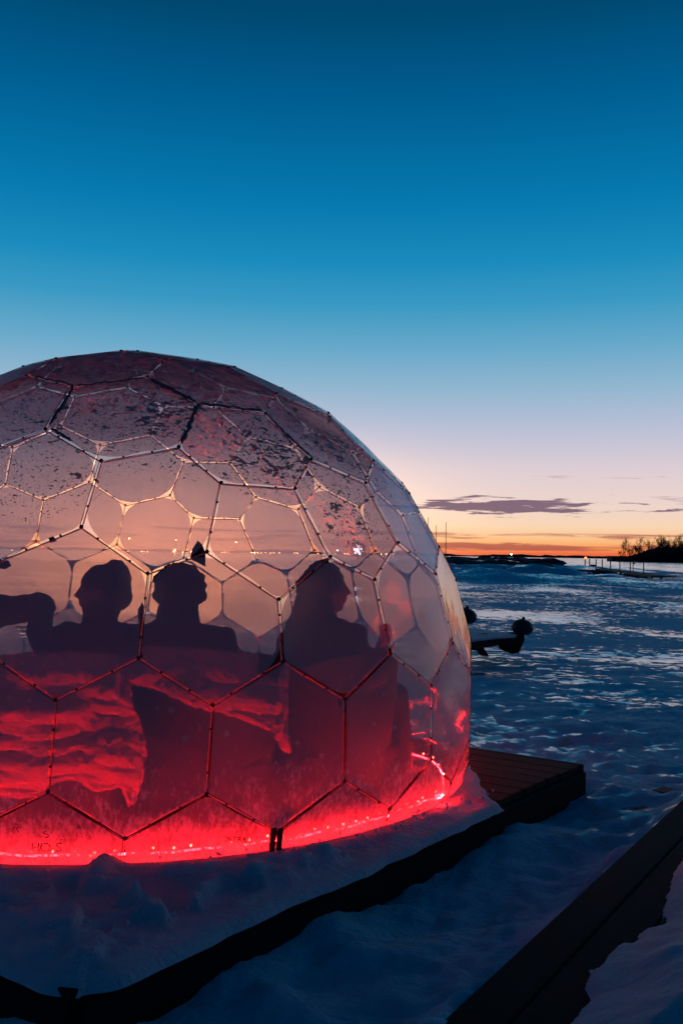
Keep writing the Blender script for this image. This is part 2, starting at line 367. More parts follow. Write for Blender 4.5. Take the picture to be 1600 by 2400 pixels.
# --- dome film: clear vinyl clouded by breath and hoar frost
def film_material():
    m, t, o = mat('frosted_clear_vinyl'); oc = geo_pos(t)
    A_ = lambda n: t.new('ShaderNodeAttribute', attribute_name=n).outputs['Fac']
    fr, sp, gr, mk = A_('frost'), A_('speck'), A_('rime'), A_('milky')
    rnd = t.new('ShaderNodeObjectInfo').outputs['Random']
    # clumps of old snow stuck to the outside
    stretch = t.mapping(oc, (1, 1, 1.7), (.25, -.35, .2))
    big = t.noise(stretch, 17, 3, .5, .3); sm = t.noise(stretch, 48, 3, .55, .2)
    clump = t.m('ADD', t.m('MULTIPLY', big, .5), t.m('MULTIPLY', sm, .5))
    thr = t.m('SUBTRACT', .635, t.m('MULTIPLY', sp, .165))
    clump = t.step(t.m('SUBTRACT', clump, thr), -.012, .03)
    dots = t.noise(stretch, 78, 2, .5)
    dots = t.step(t.m('SUBTRACT', dots, t.m('SUBTRACT', .645, t.m('MULTIPLY', sp, .09))), 0.0, .03)
    clump = t.m('MAXIMUM', clump, dots)
    clump = t.m('MULTIPLY', clump, t.step(sp, 0.02, .10))
    # rime crystals creeping up from the foot
    r1 = t.noise(t.mapping(oc, (1, 1, .45)), 70, 5, .7); r2 = t.noise(oc, 11, 4, .6)
    rime = t.step(t.m('ADD', t.m('MULTIPLY', r1, 1.0), t.m('ADD', t.m('MULTIPLY', gr, .45), t.m('MULTIPLY', r2, .6))), .98, 1.28)
    vo = t.new('ShaderNodeTexVoronoi'); t.l.new(oc, vo.inputs['Vector']); vo.inputs['Scale'].default_value = 20
    vs_ = t.new('ShaderNodeSeparateColor'); t.l.new(vo.outputs['Color'], vs_.inputs[0])
    spot = t.m('MULTIPLY', t.step(t.m('ADD', vo.outputs['Distance'], t.m('MULTIPLY', vs_.outputs[1], .18)), .34, .24), t.m('GREATER_THAN', t.m('ADD', vs_.outputs[0], t.m('MULTIPLY', r2, .5)), .98))
    spot = t.m('MULTIPLY', spot, A_('wet'))
    rime = t.m('MULTIPLY', rime, t.step(gr, 0.0, .2))
    film_low = t.m('MULTIPLY', t.m('POWER', gr, 1.3), .04)
    haze_n = t.noise(oc, 3.2, 5, .6)
    haze = t.m('ADD', t.m('ADD', .36, t.m('MULTIPLY', mk, .35)), t.m('MULTIPLY', t.m('ADD', haze_n, t.m('MULTIPLY', rnd, .4)), .13))
    fine = t.noise(t.mapping(oc, (1, 1, .25)), 90, 3, .6)
    haze = t.m('ADD', haze, t.m('MULTIPLY', t.m('SUBTRACT', fine, .5), .07))
    haze = t.m('ADD', haze, t.m('ADD', t.m('ADD', t.m('MULTIPLY', rime, .62), film_low), t.m('MULTIPLY', spot, .30)), clamp=True)
    tr = t.new('ShaderNodeBsdfTransparent'); tr.inputs[0].default_value = (.98, .75, .765, 1)
    tl = t.new('ShaderNodeBsdfTranslucent'); tl.inputs[0].default_value = (.96, .74, .77, 1)
    df = t.new('ShaderNodeBsdfDiffuse'); df.inputs[0].default_value = (.82, .72, .76, 1)
    rf = t.new('ShaderNodeBsdfRefraction'); rf.inputs[0].default_value = (1.0, .76, .68, 1); rf.inputs['Roughness'].default_value = .50
    bf = t.new('ShaderNodeNewGeometry').outputs['Backfacing']; t.put(rf.inputs['IOR'], t.m('SUBTRACT', 1.22, t.m('MULTIPLY', bf, 1.22-1/1.22)))
    sd = t.new('ShaderNodeBsdfDiffuse'); sd.inputs[0].default_value = (.22, .21, .25, 1)
    gl = t.new('ShaderNodeBsdfGlossy'); gl.inputs['Roughness'].default_value = .10; gl.inputs[0].default_value = (.9, .9, .9, 1)
    lw = t.new('ShaderNodeLayerWeight'); lw.inputs[0].default_value = .5
    fn_ = t.m('ADD', .012, t.m('MULTIPLY', t.m('POWER', lw.outputs['Facing'], 4.0), .85))
    scat = t.mixs(t.m('SUBTRACT', t.m('SUBTRACT', .95, t.m('MULTIPLY', mk, .89)), t.m('MULTIPLY', gr, .35)), tl.outputs[0], df.outputs[0])
    scat = t.mixs(t.m('SUBTRACT', .08, t.m('ADD', t.m('MULTIPLY', mk, -.58), t.m('MULTIPLY', gr, .30)), clamp=True), scat, rf.outputs[0])
    s = t.mixs(haze, tr.outputs[0], scat)
    cover = t.m('MULTIPLY', fr, t.m('ADD', .35, t.m('MULTIPLY', t.noise(stretch, 36, 5, .7), 1.1)), clamp=True)
    st2 = t.new('ShaderNodeBsdfTranslucent'); st2.inputs[0].default_value = (.62, .42, .44, 1)
    s = t.mixs(cover, s, t.mixs(.07, sd.outputs[0], st2.outputs[0]))
    s = t.mixs(t.m('MULTIPLY', clump, .92), s, sd.outputs[0])
    nb = t.bump(t.noise(oc, 6, 3, .5), .25, .02); t.l.new(nb, gl.inputs['Normal'])
    s = t.mixs(t.m('MULTIPLY', fn_, t.m('SUBTRACT', 1.0, t.m('MAXIMUM', cover, clump))), s, gl.outputs[0])
    t.l.new(s, o.inputs[0]); return m
M['film'] = film_material()

# ================================================================== SETTING
DC = Vector((-1.0837, 5.2243, 1.15-.7421)); R = 1.8            # centre and radius of the dome sphere; deck top is z = 0
D2x = (1.41/2.647, 2.24/2.647)
def ground_h(x, y):
    x = np.asarray(x, float); y = np.asarray(y, float); r = np.hypot(x, y)
    base = -.175 - .18*sstep(6, 14, y) - .15*sstep(14, 60, r)
    near = 1-sstep(7, 16, r)
    # wind ripples and lumps between the decks
    rip = fbm(x*1.6+y*.5, y*3.6-x*1.2, 5, 3)*.024 + fbm(x*5+y*3, y*11-x*7, 4, 9)*.017*sstep(-.4, .6, x)
    z = base + near*rip + fbm(x*.9, y*.9, 3, 21)*.022*near + (fbm(x*14, y*14, 3, 61)*.006+np.abs(fbm(x*6, y*7, 3, 63))*.010)*(1-sstep(4, 8, r))
    mid = sstep(4, 9, r)*(1-sstep(40, 120, r))
    z = z + mid*(fbm(x*.30, y*.5, 3, 5)*.020 + fbm(x*1.6, y*2.6, 4, 13)*.012)
    z = z + sstep(16, 40, r)*(1-sstep(200, 500, r))*fbm(x*.09, y*.16, 3, 8)*.10
    # crest of ice running off the deck's right corner
    dl = (y-5.42)+(x-1.35)*.42
    z = z + .035*np.exp(-(dl/.07)**2)*sstep(1.2, 1.5, x) - .07*sstep(0.0, .5, dl)*sstep(.4, 1.2, x)*near
    n2d = (x-.26)*(-D2x[1])+(y-2.38)*D2x[0]; al = (x-.26)*D2x[0]+(y-2.38)*D2x[1]
    z = z + sstep(-.07, -.01, n2d)*(.125+.07*fbm(al*2.6, n2d*2, 3, 51))*np.exp(-(n2d/.15)**2)*sstep(4.2, 3.2, al)
    # drift leaning on the front deck's face, heaps in the foreground
    for (u, v, a, sx) in ((760, 2165, .06, .14), (560, 2290, .05, .18), (640, 2330, .03, .06), (90, 2390, .05, .16), (820, 2230, .03, .07), (1240, 1960, .03, .2), (1180, 2000, .02, .12), (700, 2380, .035, .1)):
        p = flat(u, v, -.14); z = z + a*np.exp(-((x-p.x)**2+(y-p.y)**2)/sx**2)
    # low snow banks in the middle distance
    for (u, Yd, a, lx, ly) in ((1130, 62, 1.0, 9.0, 5.0), (1010, 75, 1.2, 12.0, 6.0), (1260, 58, .62, 7.0, 3.0), (1380, 62, .30, 6.0, 3.0), (1180, 110, .9, 20, 8), (1000, 130, 1.0, 26, 8), (700, 90, .7, 26, 5), (250, 80, .8, 22, 5)):
        p = at(u, 1300, Yd); z = z + a*(.75+.5*fbm(x*.22, y*.3, 3, 31))*np.exp(-((x-p.x)/lx)**2-((y-p.y)/ly)**2)
    return z
def make_ground():
    nang, nr = 520, 900
    ang = np.radians(np.linspace(-62, 62, nang)); rr = np.concatenate([[0.4], np.geomspace(1.4, 6000, nr-1)])
    A, RR = np.meshgrid(ang, rr); x = RR*np.sin(A); y = RR*np.cos(A)-.4
    z = ground_h(x, y)
    n = nang*nr; v = np.stack([x.ravel(), y.ravel(), z.ravel()], 1)
    idx = np.arange(n).reshape(nr, nang); q = np.stack([idx[:-1, :-1], idx[:-1, 1:], idx[1:, 1:], idx[1:, :-1]], -1).reshape(-1, 4)
    me = bpy.data.meshes.new('snow_field'); me.from_pydata(v.tolist(), [], q.tolist()); me.update()
    icy = sstep(4.6, 6.5, np.hypot(x, y).ravel()+fbm(x*1.5, y*1.5, 3, 4).ravel()*.8)
    icy = np.maximum(icy, .55*sstep(.6, 1.4, x.ravel())*sstep(3.2, 4.4, y.ravel()))
    icy = icy + .34*sstep(70, 160, np.hypot(x, y).ravel())
    a = me.attributes.new('icy', 'FLOAT', 'POINT'); a.data.foreach_set('value', icy)
    o = link('frozen_lake', me, M['lake'], smooth=True); tag(o, 'wind-polished snow and ice covering the frozen lake to the horizon', kind='structure')
make_ground()
# ground behind the viewer, so the place goes on
back = MB().add([(-6000, 1.2, -.30), (6000, 1.2, -.30), (6000, -3000, -.30), (-6000, -3000, -.30)], [(0, 3, 2, 1)])
tag(back.build('snow_ground', M['snow']), 'snow-covered ground behind the decks', kind='structure')

# far shore: low land with trees along the horizon
def far_shore():
    mb = MB(); N = 420; a0, a1 = -58, 58
    rs = 1500.0; v = []; f = []
    for i in range(N+1):
        a = math.radians(a0+(a1-a0)*i/N); h = 2.6+1.6*float(fbm(i*.13, 2.0, 4, 3))+1.0*random.random()
        if a > math.radians(12): h += 1.0
        for (d, z) in ((rs, -.6), (rs+4, h*.8), (rs+30, h), (rs+400, h*.9), (rs+400, -.6)):
            v.append((d*math.sin(a), d*math.cos(a), z))
    for i in range(N):
        for k in range(4): b = i*5+k; f.append((b, b+1, b+6, b+5))
    o = mb.add(v, f).build('far_shore', M['bark'], smooth=False)
    tag(o, 'dark low wooded shoreline along the horizon', kind='structure')
far_shore()

# ------------------------------------------------------------------ decks
E1 = Vector((.589, .808, 0)); E1.normalize(); E2 = Vector((-E1.y, E1.x, 0)); F0 = Vector((-.66, 2.55, 0)); DL = 3.41
def deck_one():
    t = thing('timber_deck', 'low dark timber deck carrying the glowing dome, its bare right corner showing', 'deck', (F0.x, F0.y, 0), math.atan2(E1.y, E1.x))
    pw = .142; gap = .007; s = 0.0; k = 0
    while s < DL-.02:
        wd = min(pw, DL-s)
        L = 4.6
        jit = random.uniform(-.006, .006)
        # planks run across the deck, square to its front edge
        mb = MB().cbox((0, 0, 0), (L, wd-gap, .035), .004)
        o = mb.build('plank', M['deckwood'], t); o.rotation_euler = (0, 0, PI/2); o.location = (s+wd/2, L/2+.005+jit, -.0175+random.uniform(-.0015, .0015))
        s += pw; k += 1
    MB().cbox((DL/2, -.005, -.110), (DL+.02, .04, .145), .004).build('fascia_board', M['darkwood'], t)
    MB().cbox((-.022, 2.3, -.095), (.04, 4.6, .185), .004).build('fascia_board', M['darkwood'], t)
    MB().cbox((DL+.022, 2.3, -.095), (.04, 4.6, .185), .004).build('fascia_board', M['darkwood'], t)
    for i in range(6):
        MB().cbox((.3+i*.56, 2.3, -.11), (.05, 4.4, .14), .003).build('joist', M['darkwood'], t)
deck_one()
P2a = Vector((.26, 2.38, 0)); D2 = Vector((1.41, 2.24, 0)).normalized(); N2 = Vector((D2.y, -D2.x, 0))
def deck_two():
    t = thing('timber_deck', 'near dark timber deck crossing the lower right corner under snow heaps', 'deck', (P2a.x, P2a.y, 0), math.atan2(D2.y, D2.x))
    # local x along the edge, local -y away from the dome
    for k in range(22):
        o = MB().cbox((0, 0, 0), (7.0, .138, .036), .004).build('plank', M['darkwood'], t)
        o.location = (.4, -.07-.145*k, -.018+random.uniform(-.0015, .0015))
    MB().cbox((.4, -.005, -.125), (7.04, .04, .17), .004).build('fascia_board', M['darkwood'], t)
    MB().cbox((3.92, -1.6, -.10), (.04, 3.2, .2), .004).build('fascia_board', M['darkwood'], t)
deck_two()
def walkway():
    c = flat(1560, 1900, -.13)
    t = thing('board_walkway', 'brown plank walkway half buried in snow at the right edge beyond the near deck', 'walkway', (c.x+.1, c.y+.02, 0), math.atan2(D2.y, D2.x)-.25)
    for i in range(5):
        for j in range(2):
            o = MB().cbox((0, 0, 0), (.135, .42, .03), .004).build('plank', M['pathwood'], t)
            o.location = (-.12+i*.145, -.25+j*.44+random.uniform(-.01, .01), -.186+random.uniform(-.004, .004)); o.rotation_euler = (random.uniform(-.01, .01), random.uniform(-.01, .01), random.uniform(-.02, .02))
walkway()

# snow lying on the decks
def inpoly(px, py, poly):
    n = len(poly); ins = np.zeros(px.shape, bool); dmin = np.full(px.shape, 1e9)
    for i in range(n):
        x0, y0 = poly[i]; x1, y1 = poly[(i+1) % n]
        c = ((y0 > py) != (y1 > py)) & (px < (x1-x0)*(py-y0)/(y1-y0+1e-12)+x0); ins ^= c
        dx, dy = x1-x0, y1-y0; tt = np.clip(((px-x0)*dx+(py-y0)*dy)/(dx*dx+dy*dy+1e-12), 0, 1)
        dmin = np.minimum(dmin, np.hypot(px-x0-tt*dx, py-y0-tt*dy))
    return np.where(ins, dmin, -dmin)
def heightfield(name, x, y, z, keep, m, label, kind='structure'):
    ny, nx = x.shape; idx = -np.ones(x.shape, int); kv = keep
    vid = np.cumsum(kv.ravel())-1; idx = np.where(kv.ravel(), vid, -1).reshape(x.shape)
    v = np.stack([x[kv], y[kv], z[kv]], 1)
    q = np.stack([idx[:-1, :-1], idx[:-1, 1:], idx[1:, 1:], idx[1:, :-1]], -1).reshape(-1, 4); q = q[(q >= 0).all(1)]
    me = bpy.data.meshes.new(name); me.from_pydata(v.tolist(), [], q.tolist()); me.update()
    o = link(name, me, m, smooth=True); return tag(o, label, kind=kind)
def deck_snow():
    st = .012; S, Tt = np.meshgrid(np.arange(-.17, DL+.02, st), np.arange(-.17, 3.4, st))
    Sw = S+fbm(Tt*3.5, S*0+3.3, 3, 71)*.018*np.exp(-(S/.18)**2); Tw = Tt+fbm(S*3.5, Tt*0+8.1, 3, 72)*.018*np.exp(-(Tt/.18)**2)
    rc = .11; ca_, cb_ = np.maximum(rc-Sw, 0), np.maximum(rc-Tw, 0); k_ = np.maximum(ca_, cb_)/np.maximum(np.hypot(ca_, cb_), 1e-6); inc = (ca_ > 0) & (cb_ > 0)
    Sw = np.where(inc, rc-ca_*k_, Sw); Tw = np.where(inc, rc-cb_*k_, Tw)       # the corner is rounded off
    x = F0.x+Sw*E1.x+Tw*E2.x; y = F0.y+Sw*E1.y+Tw*E2.y
    rd = np.hypot(x-DC.x, y-DC.y)
    edge = np.minimum(S+.032, Tt+.032)
    # right of s=2.2 the wind has bared the deck except for a rim along the film
    lim = .14+.16*sstep(2.5, 2.15, S)+1.2*sstep(2.25, 2.0, S)
    lim = lim-1.1*sstep(2.3, 3.0, S)*.1
    edge = np.minimum(edge, lim-(rd-1.77)+fbm(x*5, y*5, 3, 6)*.03)
    h = .055*sstep(0, .17, edge)
    lumps = fbm(x*3.2, y*3.2, 4, 12)*.028+np.abs(fbm(x*2.1+3, y*4.0, 4, 15))*-.034+fbm(x*11, y*11, 4, 19)*.013+np.abs(fbm(x*7, y*7, 3, 23))*.014
    foot = 0
    for i in range(40):
        s0, t0 = random.uniform(.1, 2.2), random.uniform(.08, 1.0); a = random.uniform(0, PI)
        dx = (S-s0)*math.cos(a)+(Tt-t0)*math.sin(a); dy = -(S-s0)*math.sin(a)+(Tt-t0)*math.cos(a)
        foot = foot+np.exp(-(dx/.12)**6-(dy/.045)**6)+.0*dx
    h = h+(lumps-np.clip(foot, 0, 1)*.046)*sstep(.02, .12, edge)*sstep(1.78, 1.95, rd)
    h = h*(.16+.84*sstep(1.76, 1.96, rd))
    pk = flat(238, 2035, .03); h = h+.055*np.exp(-((x-pk.x)/.045)**2-((y-pk.y)/.14)**2)
    pk = flat(250, 2120, .03); h = h+.012*np.exp(-((x-pk.x)/.12)**2-((y-pk.y)/.14)**2)
    pk = flat(210, 2160, .03); h = h+.012*np.exp(-((x-pk.x)/.05)**2-((y-pk.y)/.05)**2)
    h = np.where(edge > .0, np.maximum(h, .006*sstep(0, .03, edge)), h)
    z = .004+np.maximum(h, -.03)*1.0
    z = np.where(edge < 0, .004-.030*(1-sstep(-.022, 0, edge)), z)
    keep = (edge > -.05) & (S > -.053) & (Tt > -.053) & (rd > 1.715)
    heightfield('deck_snow', x, y, z, keep, M['snow'], 'footprinted snow lying on the dome deck, lit red beside the film')
deck_snow()
def near_snow():
    polys = [[(1600, 1985), (1579, 2032), (1562, 2085), (1550, 2120), (1560, 2150), (1530, 2165), (1493, 2175), (1470, 2205), (1440, 2196), (1420, 2235), (1395, 2262), (1379, 2250), (1376, 2290), (1385, 2330), (1352, 2360), (1330, 2400), (1340, 2600), (2300, 2600), (2300, 1985)],
             [(1235, 2400), (1262, 2390), (1290, 2410), (1300, 2600), (1180, 2600)]]
    st = .010; p = [flat(u, v, .03) for u, v in polys[0]]
    xs = [q.x for q in p]; ys = [q.y for q in p]
    x, y = np.meshgrid(np.arange(.2, 2.6, st), np.arange(1.2, 3.9, st))
    d = np.full(x.shape, -1e9)
    for pl in polys: d = np.maximum(d, inpoly(x, y, [(flat(u, v, .02).x, flat(u, v, .02).y) for u, v in pl]))
    d = d+fbm(x*9, y*9, 3, 44)*.010
    z = .002+.11*sstep(0, .28, d)+.02*sstep(0, .03, d)+fbm(x*2.4, y*2.4, 4, 41)*.03*sstep(0, .2, d)
    z = np.where(d < 0, -.01, z)
    heightfield('heaped_snow', x, y, z, d > -.015, M['snow'], 'soft heaps of snow on the near deck')
near_snow()
def crumbs():
    rn = random.Random(5); mb = MB()
    for i in range(420):
        k = rn.random()*.5
        if k < .55:
            s0, t0 = rn.uniform(.0, 2.4), abs(rn.gauss(.0, .35)); p = F0+E1*s0+E2*t0
            if math.hypot(p.x-DC.x, p.y-DC.y) < 1.80: continue
            z = .045
        else:
            p = P2a+D2*rn.uniform(-.6, 2.6)-N2*rn.uniform(.05, .5); z = float(ground_h(p.x, p.y))
        r = rn.uniform(.003, .009)*(1.6 if rn.random() < .08 else 1)
        q = [Vector((rn.uniform(-1, 1), rn.uniform(-1, 1), rn.uniform(-.3, .9))).normalized()*r for _ in range(3)]
        c = Vector((p.x, p.y, z+r*.3)); mb.add([c+Vector((r, 0, 0)), c+Vector((-r*.6, r, 0)), c+Vector((-r*.5, -r*.9, 0)), c+Vector((0, 0, r*1.1)), c-Vector((0, 0, r))], [(0, 1, 3), (1, 2, 3), (2, 0, 3), (1, 0, 4), (2, 1, 4), (0, 2, 4)])
    tag(mb.build('snow_crumbs', M['snow']), 'crumbs of broken snow crust scattered round the decks', 'snow crumbs', kind='stuff')
crumbs()

# ================================================================== THE DOME
def geodesic(n):
    ph = (1+5**.5)/2; Pp = []
    for s1 in (1, -1):
        for s2 in (1, -1): Pp += [(0, s1, s2*ph), (s1, s2*ph, 0), (s2*ph, 0, s1)]
    Pp = np.array(Pp, float)
    Tr = [t for t in itertools.combinations(range(12), 3) if all(abs(np.linalg.norm(Pp[a]-Pp[b])-2) < 1e-6 for a, b in itertools.combinations(t, 2))]
    L = []; tris = []
    def vid(p):
        p = p/np.linalg.norm(p)
        for i, q in enumerate(L):
            if ((q-p)**2).sum() < 1e-8: return i
        L.append(p); return len(L)-1
    for (a, b, c) in Tr:
        g = {(i, j): vid(Pp[a]*(n-i-j)+Pp[b]*i+Pp[c]*j) for i in range(n+1) for j in range(n+1-i)}
        for i in range(n):
            for j in range(n-i):
                tris.append((g[i, j], g[i+1, j], g[i, j+1]))
                if i+j < n-1: tris.append((g[i+1, j], g[i+1, j+1], g[i, j+1]))
    L = np.array(L); DV = np.array([L[list(t)].sum(0) for t in tris]); DV /= np.linalg.norm(DV, axis=1)[:, None]
    DF = []
    for v in range(len(L)):
        ts = [i for i, t in enumerate(tris) if v in t]; nr = L[v]; u = np.cross(nr, [.123, .3, .9]); u /= np.linalg.norm(u); w_ = np.cross(nr, u)
        ts.sort(key=lambda i: np.arctan2(DV[i] @ w_, DV[i] @ u)); DF.append(ts)
    return DV, DF
DV, DF = geodesic(4)
for fc in DF:
    if len(fc) == 5:
        c = DV[fc].mean(0); c /= np.linalg.norm(c)
        for v in fc:
            q = c+(DV[v]-c)*1.1493; DV[v] = q/np.linalg.norm(q)
RF = np.array([[0.8270935551434543, 0.5292444639933689, 0.1892526046651234], [0.15149058560527343, 0.11434347434260493, -0.9818228823714763], [-0.541264125462914, 0.8407293662098606, 0.014397196922774885]])
W = (DV @ RF.T)*R+np.array(DC)                                   # joints of the frame, world
dome = thing('dome_tent', 'round clear-film dome tent of hexagonal panels glowing red at its foot', 'dome tent', (DC.x, DC.y, 0))
def loc(p): return Vector(p)-Vector((DC.x, DC.y, 0))
# frame poles
unit = MB().tube([(0, 0, 0), (0, 0, 1)], 1.0, 8).mesh('pole')
unit.polygons.foreach_set('use_smooth', [True]*len(unit.polygons))
hubm = MB().lathe([(.002, -.005), (.007, -.004), (.0085, 0), (.007, .005), (.002, .006)], 10).mesh('joint_cap')
edges = set()
for fc in DF:
    for a, b in zip(fc, fc[1:]+fc[:1]): edges.add((min(a, b), max(a, b)))
cords = MB(); clips = MB(); floor_z = 0.012; npole = 0
used = set()
for a, b in sorted(edges):
    A, B = Vector(W[a]), Vector(W[b])
    if A.z < floor_z and B.z < floor_z: continue
    if A.z < floor_z or B.z < floor_z:
        if A.z > B.z: A, B = B, A
        A = A+(B-A)*((floor_z-A.z)/(B.z-A.z))
    o = link('pole', unit, M['pole'], dome); d = B-A
    o.location = loc(A); o.rotation_euler = d.to_track_quat('Z', 'Y').to_euler(); o.scale = (.0030, .0030, d.length); npole += 1
    nA = (A+d*.5-DC).normalized(); sdv = nA.cross(d.normalized())
    cords.tube([loc(A+nA*.014+sdv*.006), loc(A+d*.5+nA*.0145+sdv*.0065), loc(B+nA*.014+sdv*.006)], .0014, 4, cap=False)
    for t_ in (.3, .72):
        if d.length < .12: continue
        pc = A+d*(t_+random.uniform(-.05, .05)); nrm = (pc-DC).normalized()
        q = Matrix((d.normalized(), nrm.cross(d.normalized()), nrm)).transposed()
        clips.cbox(loc(pc+nrm*.010), (.009, .009, .009), .002, q)
    used |= {a, b}
for v in used:
    p = Vector(W[v])
    if p.z < floor_z+.005: continue
    nrm = (p-DC).normalized(); o = link('joint_cap', hubm, M['clip'], dome); o.location = loc(p+nrm*.012)
    o.rotation_euler = nrm.to_track_quat('Z', 'Y').to_euler()
cc_ = cords.build('edge_cord', M['cord'], dome); cc_['kind'] = 'stuff'
co = clips.build('pole_clip', M['clip'], dome); co['kind'] = 'stuff'

# film panels
def film_hit(u, v):                     # point of the front film under a pixel of the photo
    d = ray(u, v).normalized(); o = Vector((0, 0, CAM_H)); oc = o-DC; b = oc.dot(d); cc = oc.dot(oc)-(R*.985)**2
    disc = b*b-cc
    if disc < 0: return None
    return o+d*(-b-math.sqrt(disc))
def blob_pts(lst):
    r = []
    for u, v, rad, s in lst:
        p = film_hit(u, v)
        if p: r.append((np.array(p), rad, s))
    return r
SPECK = blob_pts([(330, 960, .13, .62), (400, 985, .14, .80), (280, 940, .12, .45), (230, 1010, .10, .35), (430, 930, .10, .55), (60, 950, .20, .42), (110, 920, .15, .42),
                  (620, 1060, .11, .95), (680, 1090, .10, .95), (560, 1030, .11, .65), (650, 1110, .08, .95), (520, 1000, .10, .45), (570, 1085, .09, .7), (700, 1060, .09, .8),
                  (790, 1200, .07, .85), (800, 1170, .07, .6), (830, 1215, .07, .7), (770, 1160, .05, .55), (840, 1240, .08, .45), (780, 1230, .08, .45),
                  (110, 1090, .13, .32), (180, 1120, .10, .30), (80, 1150, .12, .22), (520, 940, .22, .5), (760, 1040, .2, .75), (640, 930, .25, .6), (250, 880, .3, .55),
                  (950, 1150, .12, .22), (900, 1100, .12, .25), (820, 1100, .08, .45)])
FROST = blob_pts([(760, 1030, .20, .42), (820, 1070, .16, .32), (540, 910, .24, .40), (680, 980, .22, .40), (430, 870, .25, .42), (250, 870, .25, .40), (60, 890, .25, .34), (330, 960, .2, .06), (640, 1070, .15, .05)])
GLARE = blob_pts([(838, 1292, .035, .75), (850, 1310, .05, .30), (905, 1270, .05, .15)])
film_planes = []
def make_panel(fi, fc):
    pts = [Vector(W[i]) for i in fc]
    if max(p.z for p in pts) < .04: return
    nrm0 = sum(((p-DC) for p in pts), Vector()).normalized()
    poly = []; n = len(pts); ground = []
    for i in range(n):
        A, B = pts[i], pts[(i+1) % n]
        if A.z >= floor_z: poly.append((A, True))
        if (A.z >= floor_z) != (B.z >= floor_z):
            q = A+(B-A)*((floor_z-A.z)/(B.z-A.z))
            rr = Vector((q.x-DC.x, q.y-DC.y, 0)); tgt = math.sqrt(R*R-(floor_z-DC.z)**2)*.995
            rr = rr.normalized()*tgt
            poly.append((Vector((DC.x+rr.x, DC.y+rr.y, floor_z)), False))
    if len(poly) < 3: return
    N = len(poly); outl = []
    P_ = [p for p, _ in poly]
    isback = (sum(P_, Vector())/N).y > DC.y
    hi = (sum(P_, Vector())/N).z
    cut = []
    for i in range(N):
        p, rnd_ok = poly[i]; a = P_[i-1]; b = P_[(i+1) % N]
        la = (a-p).length; lb = (b-p).length
        if rnd_ok:
            r = random.choice((.02, .03, .05, .07, .10, .13)) if not isback else random.choice((.03, .06, .10, .13, .17))
            if not isback and hi < .75: r = random.choice((.008, .012, .02, .035))
            cut.append((min(r*random.uniform(.8, 1.25), la*.42), min(r*random.uniform(.8, 1.25), lb*.42)))
        else: cut.append((0.0, 0.0))
    for i in range(N):
        p, rnd_ok = poly[i]; a = P_[i-1]; b = P_[(i+1) % N]
        if rnd_ok:
            ra, rb = cut[i]
            q0 = p+(a-p).normalized()*ra; q1 = p+(b-p).normalized()*rb; K = 6
            for k in range(K+1):
                tt = k/K; outl.append(q0*(1-tt)**2+p*(2*tt*(1-tt))*1.0+q1*tt**2)
        else: outl.append(p.copy())
        nxt_ok = poly[(i+1) % N][1]
        # straight run to the next corner, slightly pulled in between the clips
        s0 = outl[-1]; e0 = b+(p-b).normalized()*cut[(i+1) % N][0]; M_ = 5
        cen = sum(P_, Vector())/N
        onground = not rnd_ok and not nxt_ok
        for k in range(1, M_):
            tt = k/M_; q = s0.lerp(e0, tt); pull = 0 if onground else .006*math.sin(PI*tt)
            q = q+(cen-q).normalized()*pull
            if onground:
                rr = Vector((q.x-DC.x, q.y-DC.y, 0)).normalized()*math.sqrt(R*R-(floor_z-DC.z)**2)*.995; q = Vector((DC.x+rr.x, DC.y+rr.y, floor_z))
            outl.append(q)
    cen = sum(outl, Vector())/len(outl); K = 9; V_ = []; F_ = []; n = len(outl)
    sd = random.uniform(0, 100); bul = random.uniform(-.010, .014)
    for k in range(K):
        t_ = 1-k/K
        for q in outl:
            p = cen.lerp(q, t_); dd = nrm0*(.013+bul*(1-t_*t_))
            u_ = (p-cen); wr = float(vnoise(p.x*5+sd, p.z*5+p.y*3, 3))*.0045*(1-t_**4)*1.2
            p = p+dd+nrm0*wr
            if p.z < floor_z-.002: p.z = floor_z-.002
            V_.append(p)
    V_.append(cen+nrm0*(.013+bul))
    for k in range(K-1):
        for i in range(n):
            j = (i+1) % n; F_.append((k*n+i, k*n+j, (k+1)*n+j, (k+1)*n+i))
    for i in range(n): F_.append(((K-1)*n+i, (K-1)*n+(i+1) % n, K*n))
    me = bpy.data.meshes.new('film_panel'); me.from_pydata([loc(p) for p in V_], [], F_); me.update()
    Pn = np.array([tuple(p) for p in V_])
    sp = np.zeros(len(Pn))+.34*sstep(1.35, 1.65, Pn[:, 2])*(Pn[:, 1] < DC.y); fr = np.zeros(len(Pn))
    for c, rad, s in SPECK: sp = np.maximum(sp, s*np.exp(-((Pn-c)**2).sum(1)/(rad*1.45)**2))
    for c, rad, s in FROST: fr = np.maximum(fr, 1.75*s*np.exp(-((Pn-c)**2).sum(1)/(rad*1.15)**2))
    for c, rad, s in GLARE: fr = fr+s*np.exp(-((Pn-c)**2).sum(1)/rad**2)
    fr = np.maximum(fr, .22*sstep(1.5, 1.62, Pn[:, 2])+.70*sstep(1.80, 1.98, Pn[:, 2])); sp = np.maximum(sp, .7*sstep(1.85, 2.1, Pn[:, 2]))
    bk = (Pn[:, 1] > DC.y)
    fr = np.where(bk, fr*.35, fr)
    rim = np.clip(1-(Pn[:, 2])/.46, 0, 1)
    for nme, arr in (('frost', fr), ('speck', sp), ('rime', rim), ('milky', np.where(bk, 1.0, .0)*np.ones(len(Pn))), ('wet', np.clip(1-np.abs(Pn[:, 2]-.35)/.34, 0, 1)**.4)):
        at_ = me.attributes.new(nme, 'FLOAT', 'POINT'); at_.data.foreach_set('value', arr)
